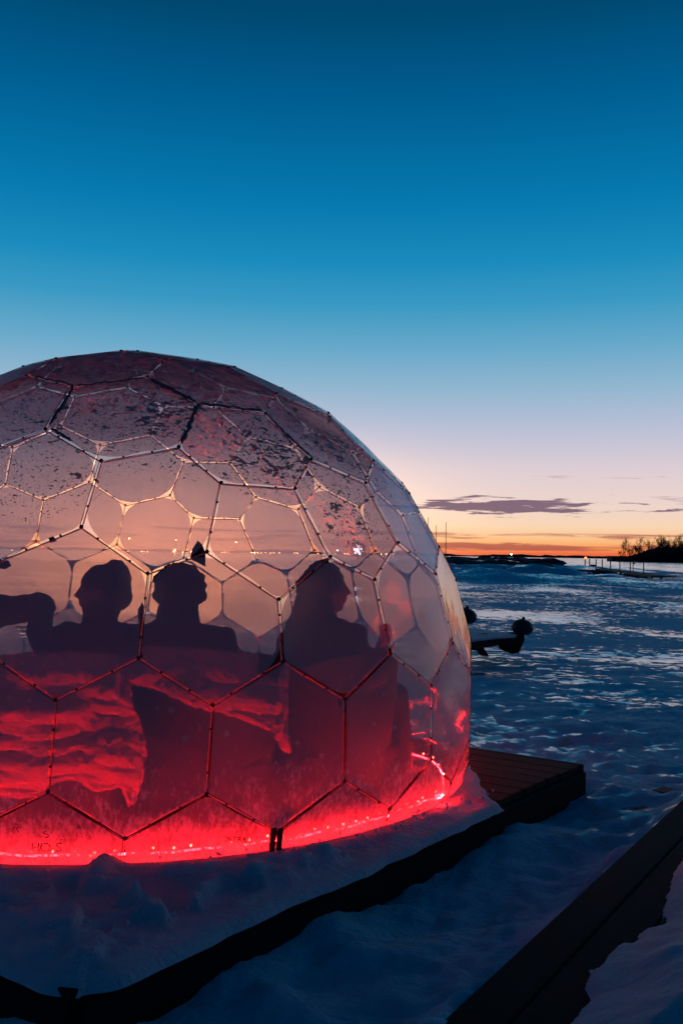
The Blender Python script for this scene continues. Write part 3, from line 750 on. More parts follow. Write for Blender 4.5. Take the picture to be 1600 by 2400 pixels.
    o = link('film_panel', me, M['film'], dome, smooth=True)
    film_planes.append((cen+nrm0*.013, nrm0, o))
for fi, fc in enumerate(DF): make_panel(fi, fc)

def film_point(u, v):
    """front film panel under a pixel: point and outward normal"""
    g = film_hit(u, v); best = min(film_planes, key=lambda q: (q[0]-g).length)
    d = ray(u, v); o = Vector((0, 0, CAM_H)); t_ = (best[0]-o).dot(best[1])/d.dot(best[1])
    return o+d*t_, best[1]
# letters drawn on the film with a marker
def letter(ch, u, v, size, tilt=0.0):
    p, nrm = film_point(u, v)
    cu = bpy.data.curves.new('letter', 'FONT'); cu.body = ch; cu.size = size; cu.align_x = 'CENTER'; cu.align_y = 'CENTER'
    cu.extrude = .0008
    tmp = bpy.data.objects.new('tmp', cu); C.objects.link(tmp); bpy.context.view_layer.update()
    me = bpy.data.meshes.new_from_object(tmp.evaluated_get(bpy.context.evaluated_depsgraph_get())); bpy.data.objects.remove(tmp)
    z = nrm; y = Vector((0, 0, 1)); y = (y-z*y.dot(z)).normalized(); x = y.cross(z)
    m4 = Matrix((x, y, z)).transposed() @ Matrix.Rotation(tilt, 3, 'Z')
    o = link('letter', me, M['marker'], dome); o.rotation_euler = m4.to_euler(); o.location = loc(p+nrm*.020)
for ch, u, v, s, a in (('H', 87, 1980, .030, 0), ('O', 110, 1981, .033, .1), ('S', 141, 1981, .033, -.05), ('R', 42, 1935, .030, -.3), ('S', 112, 1950, .026, .3),
                       ('A', 188, 1933, .018, .1), ('C', 115, 2021, .020, 0), ('S', 146, 1967, .018, -.3),
                       ('X', 533, 1961, .024, .1), ('T', 547, 1962, .022, 0), ('R', 559, 1963, .022, .05), ('K', 571, 1963, .022, -.1)):
    letter(ch, u, v, s*1.55, a)

# fabric tabs tying the cover down; dark sheets standing in for film gaps
def flap_or_gap(pix, off=.02, name='tab_or_gap'):
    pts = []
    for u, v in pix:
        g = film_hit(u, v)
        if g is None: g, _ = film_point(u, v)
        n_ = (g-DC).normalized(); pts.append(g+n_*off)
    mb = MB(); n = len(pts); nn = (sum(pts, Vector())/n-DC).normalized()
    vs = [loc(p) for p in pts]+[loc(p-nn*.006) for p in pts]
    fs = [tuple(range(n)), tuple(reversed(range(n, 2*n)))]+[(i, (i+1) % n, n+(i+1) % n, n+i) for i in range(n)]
    mb.add(vs, fs).build(name, M['flap_or_gap'], dome)
def strap(u0, v0, u1, v1, wd, name='tie_down_strap'):
    a, b = film_point(u0, v0)[0], film_point(u1, v1)[0]; b.z = max(b.z, .004); nn = ((a+b)/2-DC).normalized(); d = (b-a).normalized(); sd_ = d.cross(nn).normalized(); n2 = sd_.cross(d)
    MB().cbox(loc((a+b)/2+nn*.022), (wd, .006, (b-a).length), .002, Matrix((sd_, n2, d)).transposed()).build(name, M['flap_or_gap'], dome)
strap(637, 1935, 630, 2016, .024); strap(652, 1935, 646, 2015, .024)
flap_or_gap([(617, 1932), (626, 1908), (641, 1902), (660, 1915), (676, 1930), (662, 1948), (624, 1948)], .012)
flap_or_gap([(266, 1916), (282, 1909), (300, 1912), (305, 1930), (303, 1955), (296, 1960), (285, 1950), (272, 1932)], .01)
flap_or_gap([(900, 1850), (908, 1858), (922, 1862), (912, 1884), (906, 1896), (898, 1882)], .01)

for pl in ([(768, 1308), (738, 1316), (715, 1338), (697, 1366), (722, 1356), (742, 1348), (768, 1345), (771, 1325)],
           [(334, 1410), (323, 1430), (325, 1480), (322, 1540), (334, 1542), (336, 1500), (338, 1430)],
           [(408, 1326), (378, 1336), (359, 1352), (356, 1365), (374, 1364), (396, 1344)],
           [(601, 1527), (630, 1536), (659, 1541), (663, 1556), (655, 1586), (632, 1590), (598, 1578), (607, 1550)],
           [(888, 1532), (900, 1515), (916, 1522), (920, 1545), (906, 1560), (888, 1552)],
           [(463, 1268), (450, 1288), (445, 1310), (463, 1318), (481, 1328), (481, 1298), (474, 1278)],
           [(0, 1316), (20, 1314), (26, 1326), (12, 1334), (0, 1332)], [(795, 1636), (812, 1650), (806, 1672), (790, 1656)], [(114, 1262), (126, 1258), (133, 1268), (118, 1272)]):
    flap_or_gap(pl, .004)  # dark sheets put in for the dim inside seen through film gaps
M['crust'] = simple('crusted_old_snow', (.10, .10, .13), .9, nscale=60, var=.6, bump=.8)
def crust(a, b, r):
    A, B = film_point(*a)[0], film_point(*b)[0]; pts = []; rr = []
    for i in range(15):
        q = A.lerp(B, i/14); n_ = (q-DC).normalized(); pts.append(loc(q+n_*.016+Vector((random.uniform(-1, 1), 0, random.uniform(-1, 1)))*.004)); rr.append(r*.62*random.uniform(.6, 1.15)*(1 if 0 < i < 14 else .4))
    MB().tube(pts, rr, 7).build('snow_crust', M['crust'], dome, smooth=True)
for a, b, r in (((174, 915), (118, 1003), .013), ((462, 957), (424, 1046), .017), ((350, 895), (458, 948), .015), ((82, 888), (170, 908), .008), ((180, 911), (340, 893), .007), ((468, 953), (615, 970), .009), ((620, 976), (722, 1076), .008), ((120, 1010), (170, 1040), .010)):
    crust(a, b, r)

# ------------------------------------------------------------------ string of red bulbs and rope light
def fairy():
    t = thing('string_light', 'string of small red bulbs lying round the inside foot of the dome', 'string light', (DC.x, DC.y, .0))
    path = []
    for i in range(0, 151):
        a = math.radians(-212+i*(182)/150); r = 1.705+.008*math.sin(i*.9)
        path.append(Vector((DC.x+r*math.cos(a), DC.y+r*math.sin(a), .028)))
    for u, v in ((1033, 1870), (1040, 1845), (1037, 1820), (1030, 1800), (1015, 1785), (1003, 1780), (990, 1775), (965, 1768)):
        p = flat(u, v, .05); path.append(p)
    p_end = flat(965, 1768, .03)
    for i in range(1, 60):
        a = math.radians(12+i*2.2); r = 1.52+.008*i if i < 15 else 1.64
        path.append(Vector((DC.x+r*math.cos(a), DC.y+r*math.sin(a), .028)))
    MB().tube([loc(p) for p in path], .0045, 6).build('light_rope', M['led'], t)
    bulb = MB().ball((0, 0, 0), .0052, 8, 6).mesh('bulb')
    acc = 0; k = 0
    for a, b in zip(path, path[1:]):
        L = (b-a).length; acc += L
        if acc > .062 and k < 250:
            acc = 0; k += 1; o = link('bulb', bulb, M['bulb'], t, smooth=False)
            o.location = loc(b)+Vector((random.uniform(-.008, .008), random.uniform(-.008, .008), .012+random.uniform(0, .008)))
fairy()

# ================================================================== SEATS, BLANKETS, TABLE
def make_chair():
    t = thing('tub_chair', '', 'chair')
    # curved back and arms, local +y is the way the chair faces
    def arc(r, z, a): return Vector((r*math.cos(a)*1.0, r*math.sin(a)*.95, z))
    vs = []; fs = []; n = 18
    for k, (r, z, top) in enumerate(((.27, .06, 0), (.30, .24, 0), (.325, .46, 0), (.33, .70, 1), (.295, .70, 1), (.28, .46, 0), (.265, .24, 0), (.24, .06, 0))):
        for i in range(n+1):
            a = math.radians(175+190*i/n); zz = z
            if top: zz = .50+.20*max(0, math.sin(math.radians(-(a*180/PI)+180+0)) if False else (1-abs(i-n/2)/(n/2))**.55)
            vs.append(arc(r, zz, a))
    for k in range(8):
        for i in range(n):
            b = k*(n+1)+i; c_ = ((k+1) % 8)*(n+1)+i; fs.append((b, b+1, c_+1, c_))
    fs += [tuple(k*(n+1) for k in range(8)), tuple(reversed([k*(n+1)+n for k in range(8)]))]
    MB().add(vs, fs).build('backrest', M['wicker'], t, smooth=False)
    MB().cbox((0, .02, .20), (.50, .50, .10), .03).build('seat', M['wicker'], t)
    MB().cbox((0, .03, .285), (.47, .47, .085), .035).build('cushion', M['cushion'], t, smooth=True)
    for sx, sy in ((-1, -1), (1, -1), (-1, 1), (1, 1)):
        MB().tube([(sx*.2, sy*.18, .16), (sx*.23, sy*.21, 0)], [.022, .015], 8).build('leg', M['wicker'], t)
    return t
CH = [(at(128, 1600, 4.24), .05, 'leftmost dark tub chair in the dome, hidden under the pale sheepskin'),
      (at(492, 1600, 4.36), .16, 'middle dark tub chair in the dome, grey blanket hanging off its back'),
      (at(775, 1600, 4.64), .55, 'dark tub chair nearest the right side of the dome, without any blanket'),
      (at(-235, 1600, 4.3), -.30, 'dark tub chair at the picture\'s left edge under the person with the raised arm')]
chair0 = make_chair(); chairs = []
for i, (p, a, lb) in enumerate(CH):
    o = chair0 if i == 0 else copy_tree(chair0)
    o.location = (p.x, p.y, 0.0); o.rotation_euler = (0, 0, a); o['label'] = lb; o['category'] = 'chair'; o['group'] = 'tub chairs inside the dome'; chairs.append(o)

def blanket(name, m, top_pts, bot_fn, label, thick=.035, folds=.02, seed=1, over=.16, cat='blanket', wave=7.0, wave_len=0, roll_h=0):
    """draped sheet: top_pts = world points along the chair back; bot_fn(u) = hem depth below the top"""
    n = 46; k = 40; V_ = []; F_ = []
    def top(u):
        s = u*(len(top_pts)-1); i = min(int(s), len(top_pts)-2); return top_pts[i].lerp(top_pts[i+1], s-i)
    for j in range(k+1):
        q = j/k
        for i in range(n+1):
            u = i/n; p = top(u); L = bot_fn(u)
            tot = over+L; d = q*tot
            if d < over: off = Vector((0, (over-d)*.55+.02, -(over-d)*.55*.8))
            else: off = Vector((0, -.035-.05*(1-math.exp(-(d-over)/.05))-.05*(d-over), -(d-over)))
            rnd_top = .022*math.exp(-((d-over)/.05)**2)
            rolls = abs(math.sin(PI*(d-over)/wave_len+1.3*float(vnoise(u*2.3+seed, 1.7, seed))+.9*float(vnoise(u*5.1, d*2, seed+2))))**.7 if wave_len else 0.0
            f1 = float(fbm(u*2.6+seed, (d)*wave+seed*3+math.sin(u*5)*.5, 3, seed)); f2 = float(fbm(u*11, d*3, 3, seed+7))
            amp = sstep(0, .08, d-over)
            off.y += -rolls*roll_h*amp
            off = off+Vector((f2*.012*amp, (-folds*f1*1.2-folds*.5*f2)*amp, rnd_top+f2*.006))
            side = (u-.5)*2; off.x += side*(.10 if side > 0 else .03)*min(1, max(0, (d-over)/.3))*(1 if name == 'sheepskin_throw' else .3)
            V_.append(p+off)
    for j in range(k):
        for i in range(n):
            b = j*(n+1)+i; F_.append((b, b+1, b+n+2, b+n+1))
    o = MB().add(V_, F_).build(name, m, smooth=True)
    so = o.modifiers.new('thickness', 'SOLIDIFY'); so.thickness = thick; so.offset = 0
    sb = o.modifiers.new('soft', 'SUBSURF'); sb.levels = 2; sb.render_levels = 2
    tx = bpy.data.textures.new('fleece_tufts', 'CLOUDS'); tx.noise_scale = .022; tx.noise_depth = 3
    dp = o.modifiers.new('tufts', 'DISPLACE'); dp.texture = tx; dp.strength = .022; dp.mid_level = .5; dp.texture_coords = 'LOCAL'
    return tag(o, label, cat)
blanket('sheepskin_throw', M['fleece'], [at(-90, 1553, 3.93), at(60, 1549, 3.91), at(200, 1549, 3.93), at(276, 1552, 3.97), at(300, 1572, 4.01)],
        lambda u: .50+.035*math.sin(u*9)+.02*math.sin(u*23)-.10*max(0, u-.85)/.15, 'pale shaggy sheepskin throw draped over the leftmost chair back, lit red', .03, .030, 3, wave=16, wave_len=.068, roll_h=.030)
blanket('wool_blanket', M['wool'], [at(300, 1560, 4.02), at(345, 1538, 4.01), at(450, 1543, 4.01), at(560, 1548, 4.03), at(640, 1560, 4.07), at(672, 1575, 4.11)],
        lambda u: .045+.27*u**.9, 'grey wool blanket folded over the middle chair back with a slanting red-lit hem', .04, .016, 11, .14, wave=9, wave_len=.11, roll_h=.035)
def table():
    c = Vector((DC.x+.05, DC.y+.15, 0))
    t = thing('round_table', 'small round low table in the middle of the dome between the seated people', 'table', c)
    MB().lathe([(.02, .44), (.34, .44), (.36, .45), (.36, .465), (.34, .475), (.02, .475)], 32).build('tabletop', M['deckwood'], t, smooth=False)
    MB().lathe([(.03, .02), (.032, .22), (.04, .43), (.06, .44)], 14).build('pedestal', M['metal'], t, smooth=True)
    MB().lathe([(.02, .0), (.20, .0), (.20, .012), (.05, .03), (.02, .03)], 24).build('foot', M['metal'], t, smooth=True)
table()

# ================================================================== PEOPLE
def fuse(o, voxel=.009, sm=6):
    r = o.modifiers.new('fuse', 'REMESH'); r.mode = 'VOXEL'; r.voxel_size = voxel; r.use_smooth_shade = True
    s = o.modifiers.new('smooth', 'SMOOTH'); s.iterations = sm; s.factor = .5
_tex = {}
def crumple(o, size, strength):
    if size not in _tex:
        tx = bpy.data.textures.new('folds', 'CLOUDS'); tx.noise_scale = size; tx.noise_depth = 4; _tex[size] = tx
    d = o.modifiers.new('folds', 'DISPLACE'); d.texture = _tex[size]; d.strength = strength; d.mid_level = .5; d.texture_coords = 'LOCAL'
def hand(mb, wrist, direction, palm_n, sc_=1.0):
    d = direction.normalized(); nn = (palm_n-d*palm_n.dot(d)).normalized(); sdir = d.cross(nn)
    mb.ball(wrist+d*.045*sc_, (.001, .001, .001)); m3 = Matrix((sdir, nn, d)).transposed()
    mb.ball(wrist+d*.045*sc_, (.040*sc_, .017*sc_, .050*sc_), 12, 8, m3)
    for i, L in enumerate((.066, .075, .070, .056)):
        b = wrist+d*.082*sc_+sdir*(.029-.0185*i)*sc_; m1 = b+d*L*.5*sc_+nn*.010; e = m1+d*L*.38*sc_+nn*.026
        mb.cap(b, .0092*sc_, m1, .0088*sc_, 8); mb.cap(m1, .0088*sc_, e, .0078*sc_, 8)
    b = wrist+d*.028*sc_+sdir*.034*sc_; m1 = b+(d*.55+sdir*.7)*.042*sc_; e = m1+(d*.85+sdir*.2+nn*.3)*.032*sc_
    mb.cap(b, .0125*sc_, m1, .0105*sc_, 8); mb.cap(m1, .0105*sc_, e, .0088*sc_, 8)
def person(hc, yaw, hyaw, label, coat, arms, headgear='beanie', lean=(0, 0), sh_w=.185, hpitch=0.0, feet=.5):
    """hc: head centre (world); yaw: way the body faces (0 = away from the viewer); arms: two lists (elbow, wrist) in world or None"""
    hc = Vector(hc); f_ = Vector((-math.sin(yaw), math.cos(yaw), 0)); r_ = Vector((f_.y, -f_.x, 0)); up = Vector((0, 0, 1))
    hip = Vector((hc.x, hc.y, .40))-f_*.02+Vector((lean[0], lean[1], 0))
    root = thing('person', label, 'person', (hip.x, hip.y, 0), 0)
    L = lambda p: Vector(p)-Vector((hip.x, hip.y, 0))
    neck = hc-up*.145-f_*.015; chest = hip.lerp(neck, .62)-f_*.015
    hf = Vector((-math.sin(hyaw), math.cos(hyaw), math.sin(hpitch))).normalized(); hr = Vector((hf.y, -hf.x, 0)).normalized(); hu = hr.cross(hf)
    H = Matrix((hr, hf, hu)).transposed()
    hp = lambda x, y, z: L(hc+H @ Vector((x, y, z)))
    b = MB()
    # head: skull, jaw, brow, nose, lips, chin, ears
    b.ball(hp(0, -.012, .025), (.074, .094, .090), 20, 14, H); b.ball(hp(0, .028, -.045), (.056, .062, .066), 18, 12, H)
    b.ball(hp(0, .058, -.092), (.024, .026, .022), 10, 8, H); b.ball(hp(0, .078, .020), (.045, .014, .012), 10, 8, H)
    b.cap(hp(0, .088, .012), .009, hp(0, .108, -.022), .0125, 8); b.ball(hp(0, .096, -.027), (.018, .014, .009), 8, 6, H)
    b.ball(hp(0, .088, -.052), (.024, .012, .007), 8, 6, H); b.ball(hp(0, .086, -.064), (.021, .011, .007), 8, 6, H)
    for sx in (-1, 1):
        b.ball(hp(sx*.076, -.004, -.008), (.009, .020, .032), 8, 6, H); b.ball(hp(sx*.036, .060, -.022), (.024, .024, .022), 10, 8, H)
        b.ball(hp(sx*.030, .076, .002), (.012, .010, .009), 8, 6, H)
    b.cap(L(hc-up*.06-f_*.01), .054, L(neck-up*.02), .060, 16)
    b.cap(L(neck-up*.05), .075, L(chest), .115, 18); b.cap(L(chest), .115, L(hip+up*.08), .12, 18); b.cap(L(hip+r_*.07), .10, L(hip-r_*.07), .10, 16)
    c = MB()
    c.cap(L(neck-up*.075), .090, L(chest), .150, 20); c.cap(L(chest+r_*.05), .135, L(hip+up*.10+r_*.05), .150, 20); c.cap(L(chest-r_*.05), .135, L(hip+up*.10-r_*.05), .150, 20)
    c.cap(L(hip+r_*.08+up*.02), .135, L(hip-r_*.08+up*.02), .135, 18)
    c.cap(L(neck-up*.015), .072, L(neck-up*.07), .095, 18)
    trouser = MB(); shoe = MB()
    for sx, arm in zip((-1, 1), arms):
        sh = neck-up*.085+r_*sx*sh_w
        if arm is None: el_ = hip+r_*sx*.27+up*.17-f_*.02; wr = hip+r_*sx*.13+f_*.26+up*.17
        else: el_, wr = Vector(arm[0]), Vector(arm[1])
        b.cap(L(neck-up*.06), .06, L(sh), .055); b.cap(L(sh), .050, L(el_), .038); b.cap(L(el_), .038, L(wr), .026)
        hd = (wr-el_).normalized(); hand(b, L(wr), hd, Vector((0, 0, -1)) if abs(hd.z) < .8 else -f_)
        c.cap(L(neck-up*.065), .078, L(sh), .078); c.cap(L(sh), .080, L(el_), .060); c.cap(L(el_), .060, L(wr-hd*.01), .045)
        hj = hip+r_*sx*.09; kn = hip+r_*sx*.14+f_*.42+up*.04; an = Vector((kn.x, kn.y, .11))+f_*.06; toe = Vector((an.x, an.y, .045))+f_*.15
        b.cap(L(hj), .085, L(kn), .052); b.cap(L(kn), .052, L(an), .036); b.cap(L(an-up*.05), .034, L(toe), .026)
        trouser.cap(L(hj), .100, L(kn), .064); trouser.cap(L(kn), .064, L(an), .052)
        shoe.cap(L(an+up*.02), .050, L(an-up*.05), .052); shoe.cap(L(an-up*.052), .050, L(toe), .040)
    body = b.build('body', M['skin'], root, smooth=True); fuse(body, .0065, 4)
    cc = c.build('coat', coat, root, smooth=True); fuse(cc, .011, 8); crumple(cc, .09, .055)
    tr = trouser.build('trousers', M['trouser'], root, smooth=True); fuse(tr, .012, 6)
    so = shoe.build('boots', M['boot'], root, smooth=True); fuse(so, .010, 4)
    g = MB()
    if headgear == 'beanie':         # slouchy, tall at the back
        g.ball(hp(0, -.018, .040), (.088, .106, .082), 20, 14, H); g.ball(hp(0, -.062, .070), (.072, .066, .074), 18, 12, H); g.ball(hp(0, -.075, .100), (.045, .042, .045), 14, 10, H)
        g.cap(hp(0, -.08, -.03), .062, hp(0, -.062, .05), .075)
        o = g.build('beanie', M['knit'], root, smooth=True); fuse(o, .009, 5); crumple(o, .03, .018)
        h2 = MB(); h2.cap(hp(.0, -.055, -.03), .060, hp(0, -.03, -.12), .05); o = h2.build('hair', M['hair'], root, smooth=True); fuse(o, .010, 4)
        s_ = MB(); s_.cap(L(neck+up*.03), .078, L(neck-up*.03), .092); o = s_.build('scarf', M['knit'], root, smooth=True); fuse(o, .010, 5)
    elif headgear == 'bobble':       # round thick knitted hat low over the ears, high collar
        g.ball(hp(0, -.015, .026), (.118, .122, .104), 22, 14, H); g.ball(hp(0, -.02, -.020), (.124, .120, .050), 22, 10, H)
        o = g.build('knitted_hat', M['knit'], root, smooth=True); fuse(o, .007, 3); crumple(o, .022, .030)
        h2 = MB(); h2.ball(hp(0, -.035, -.07), (.086, .075, .06), 16, 10, H); o = h2.build('hair', M['hair'], root, smooth=True); fuse(o, .010, 4)
        s_ = MB(); s_.cap(L(neck+up*.045), .098, L(neck-up*.03), .112); o = s_.build('collar', coat, root, smooth=True); fuse(o, .011, 6)
    else:                            # long loose hair under a hood pushed back
        g.ball(hp(0, -.022, .030), (.090, .100, .094), 20, 14, H); g.cap(hp(0, -.06, .0), .085, hp(0, -.075, -.16), .095); g.cap(hp(0, -.075, -.16), .090, hp(0, -.11, -.30), .07)
        g.cap(hp(.05, -.02, -.05), .04, hp(.06, .0, -.2), .04); g.cap(hp(-.05, -.02, -.05), .04, hp(-.06, .0, -.2), .04)
        o = g.build('hair', M['hair'], root, smooth=True); fuse(o, .008, 3); crumple(o, .035, .045)
    return root
h1 = at(236, 1385, 4.34); h2_ = at(420, 1386, 4.36); h3 = at(766, 1378, 4.62); h0 = at(-160, 1318, 4.28)
person(h1, .25, PI/2+.06, 'person in a slouchy beanie seated in profile facing left, second from the left', M['coat_dark'], (None, None), 'beanie', sh_w=.165)
person(h2_, -.12, .35, 'person in a round woolly hat and navy coat seated with their back to us', M['coat_navy'], (None, None), 'bobble', lean=(.05, 0), sh_w=.19)
hw = at(893, 1500, 4.50)
person(h3, -.75, -PI/2+.05, 'long-haired person in a grey parka seated facing right, one hand raised', M['coat_grey'],
       (None, (at(868, 1585, 4.40), at(886, 1538, 4.42))), 'hair', lean=(-.02, 0), sh_w=.17)
person(h0, -.1, -.3, 'person mostly beyond the left edge, bent arm in a dark sleeve laid along a chair', M['coat_dark'],
       (None, (at(96, 1422, 4.24), at(92, 1520, 4.12))), 'beanie', sh_w=.19)

# ================================================================== OUT ON THE ICE
def snow_z(x, y): return float(ground_h(x, y))
def float_dock():
    o_ = at(1200, 1500, 13.5)
    t = thing('float_bench', 'snow-covered plank float with a tapered dark block standing on the ice behind the dome', 'float', (o_.x, o_.y, 0))
    L = lambda u, v, Y=13.5: at(u, v, Y)-Vector((o_.x, o_.y, 0))
    def slab(pl, d, name, m, y0=13.5):
        vs = [L(u, v, y0) for u, v in pl]; n = len(vs); vs += [p+Vector((0, d, 0)) for p in vs]
        MB().add(vs, [tuple(range(n)), tuple(reversed(range(n, 2*n)))]+[(i, n+i, n+(i+1) % n, (i+1) % n) for i in range(n)]).build(name, m, t)
    for nm, mm, zt, zb, ol in (('plank', M['darkwood'], .02, -.07, [(1060, 1470), (1190, 1484), (1224, 1487), (1224, 1494), (1165, 1498), (1060, 1514)]),
                               ('snow_cap', M['snow'], .045, .022, [(1060, 1468), (1186, 1483), (1212, 1487), (1205, 1491), (1160, 1494), (1060, 1506)])):
        tp = [flat(u, v, zt)-Vector((o_.x, o_.y, 0)) for u, v in ol]; n = len(tp); vs = tp+[Vector((p.x, p.y, zb)) for p in tp]
        MB().add(vs, [tuple(range(n)), tuple(reversed(range(n, 2*n)))]+[(i, n+i, n+(i+1) % n, (i+1) % n) for i in range(n)]).build(nm, mm, t)
    slab([(1168, 1490), (1228, 1484), (1229, 1500), (1222, 1516), (1216, 1530), (1198, 1533), (1176, 1524), (1172, 1508)], .30, 'tapered_block', M['darkwood'], 13.46)
    slab([(1096, 1506), (1132, 1500), (1134, 1520), (1146, 1538), (1128, 1538), (1118, 1524), (1100, 1524)], .2, 'bracket', M['darkwood'], 13.47)
    slab([(1128, 1484), (1142, 1484), (1142, 1494), (1128, 1494)], .1, 'cleat', M['metal'], 13.44)
    for (u, v, lb) in ((1224, 1469, 'dark round rubber buoy with a knob resting on the right end of the float'), (1092, 1443, 'dark round rubber buoy half hidden behind the dome film, left end of the float')):
        p = at(u, v, 13.55)
        b = thing('mooring_buoy', lb, 'buoy', p, 0, 'mooring buoys on the float')
        s = Matrix.Rotation(.12, 3, 'Y')
        MB().lathe([(.02, -.115), (.10, -.105), (.145, -.06), (.157, -.01), (.15, .03), (.11, .075), (.05, .10), (.02, .105)], 24, mat=s).build('bladder', M['buoy'], b, smooth=True)
        MB().lathe([(.022, .09), (.024, .125), (.014, .14)], 12, mat=s).build('knob', M['buoy'], b, smooth=True)
float_dock()

# sailing masts and bushes on the left bank
for i, (u, v0, Yd) in enumerate(((1003, 1213, 190), (1022, 1231, 200), (1045, 1224, 195))):
    top = at(u, v0, Yd); gz = -.5
    o = MB().tube([(top.x, top.y, gz), top], [.09, .05], 6).build('mast', M['metal'])
    o.data.transform(Matrix.Translation((-top.x, -top.y, 0))); o.location = (top.x, top.y, 0)
    tag(o, ['thin bare mast nearest the dome film on the left bank', 'short thin mast between two taller ones beyond the dome', 'thin tall mast rising out of the dark bush on the horizon'][i], 'mast', 'masts on the left bank')

# bare winter trees
def twig_tree(seed, h, spread=.42, levels=5):
    rn = random.Random(seed); mb = MB(); tw = MB()
    def grow(p, d, L, r, lev):
        segs = 3; pts = [p]; q = p
        for i in range(segs):
            d = (d+Vector((rn.uniform(-.16, .16), rn.uniform(-.16, .16), rn.uniform(-.02, .14)))).normalized(); q = q+d*L/segs; pts.append(q)
        (mb if lev < 2 else tw).tube(pts, [r*(1-.45*i/segs) for i in range(segs+1)], 5 if lev < 2 else 3, cap=False)
        if lev >= levels: return
        for k in range(rn.choice((3, 4, 4))):
            pp = pts[rn.choice((1, 2, 3, 3))]; a = rn.uniform(0, 2*PI); s = rn.uniform(.5, 1.0)*spread*2
            nd = (d+Vector((math.cos(a)*s, math.sin(a)*s, rn.uniform(-.05, .25)))).normalized()
            grow(pp, nd, L*rn.uniform(.55, .78), max(r*.5, .022), lev+1)
    grow(Vector((0, 0, -.4)), Vector((0, 0, 1)), h*.36, h*.02, 0)
    return mb.mesh('trunk'), tw.mesh('crown')
kinds = [twig_tree(s, 8.5, sp) for s, sp in ((1, .40), (2, .5), (5, .30), (8, .55))]
def plant_tree(u, Yd, scale, label, group, k, name='bare_tree', wide=1.0):
    p = at(u, 1305, Yd); t = thing(name, label, 'tree', (p.x, p.y, -.35), random.uniform(0, 6.28), group)
    t.scale = (scale*wide, scale*wide, scale)
    a = link('trunk', kinds[k][0], M['bark'], t); b = link('crown', kinds[k][1], M['twig'], t)
    return t
TR = [(1452, 420, .55), (1458, 425, .42), (1466, 415, .95), (1474, 422, .92), (1482, 418, .78), (1489, 425, .70), (1495, 410, 1.0), (1502, 420, .62), (1510, 420, .78), (1517, 425, .70), (1525, 418, .92), (1533, 410, 1.05), (1540, 420, 1.0), (1548, 412, 1.1),
      (1556, 420, 1.12), (1564, 410, 1.05), (1571, 418, 1.12), (1578, 420, 1.18), (1586, 412, 1.15), (1594, 420, 1.12), (1602, 415, 1.16), (1612, 420, 1.1), (1545, 400, .85), (1570, 400, .9), (1590, 395, .9)]
for i, (u, Yd, s) in enumerate(TR):
    if i == 2: lb, g = 'tallest lone bare tree at the left end of the wood on the right shore', None
    elif i == 6: lb, g = 'narrow upright bare tree standing apart just left of the dense wood', None
    elif i == 0: lb, g = 'low spindly bare tree at the very left tip of the right-hand wood', None
    elif i == 1: lb, g = 'smallest bare tree just right of the wood\'s very left tip', None
    else: lb, g = 'dark bare tree in the dense wood on the right-hand shore', 'bare trees of the wood on the right shore'
    plant_tree(u, Yd, s*1.34, lb, g, i % 4, wide=.9)
def thicket():
    rn = random.Random(3); mb = MB()
    for i in range(3400):
        u = 1440+(rn.random()**.62)*190; Yd = rn.uniform(395, 440); p = at(u, 1305, Yd)
        hmax = (1.8+4.4*sstep(1455, 1560, u)); h = float(hmax)*rn.uniform(.25, 1.0)
        r = rn.uniform(.5, 1.3)*(.6+.4*float(sstep(1450, 1550, u)))
        a = rn.uniform(0, PI); dx = Vector((math.cos(a), math.sin(a), 0)); c = p.copy(); c.z = h-.5
        vs = []; n = 6
        for k in range(n):
            th = 2*PI*k/n; vs.append(c+dx*(r*math.cos(th)*rn.uniform(.5, 1.1))+Vector((0, 0, 1))*(r*.8*math.sin(th)*rn.uniform(.5, 1.2)))
        mb.add(vs, [tuple(range(n))])
    a_, b_ = at(1436, 1305, 430), at(1640, 1305, 430)
    mb.box(((a_.x+b_.x)/2, 436, .5), (b_.x-a_.x, 8, 2.6))
    o = mb.build('undergrowth', M['twig']); tag(o, 'dense dark undergrowth filling the foot of the wood on the right shore', 'undergrowth', kind='stuff')
thicket()
plant_tree(1045, 196, .34, 'small dark rounded tree around the tallest mast at the left bank', None, 1, wide=1.6)
plant_tree(1038, 198, .25, 'tiny bushy tree just left of the tallest mast', None, 3, wide=1.5)
plant_tree(1132, 115, .20, 'small bare bush on the snow bank right of the dome', None, 1, wide=1.8)
plant_tree(1452, 430, .25, 'low scrub tree at the water\'s edge left of the wood', None, 3, wide=1.6)

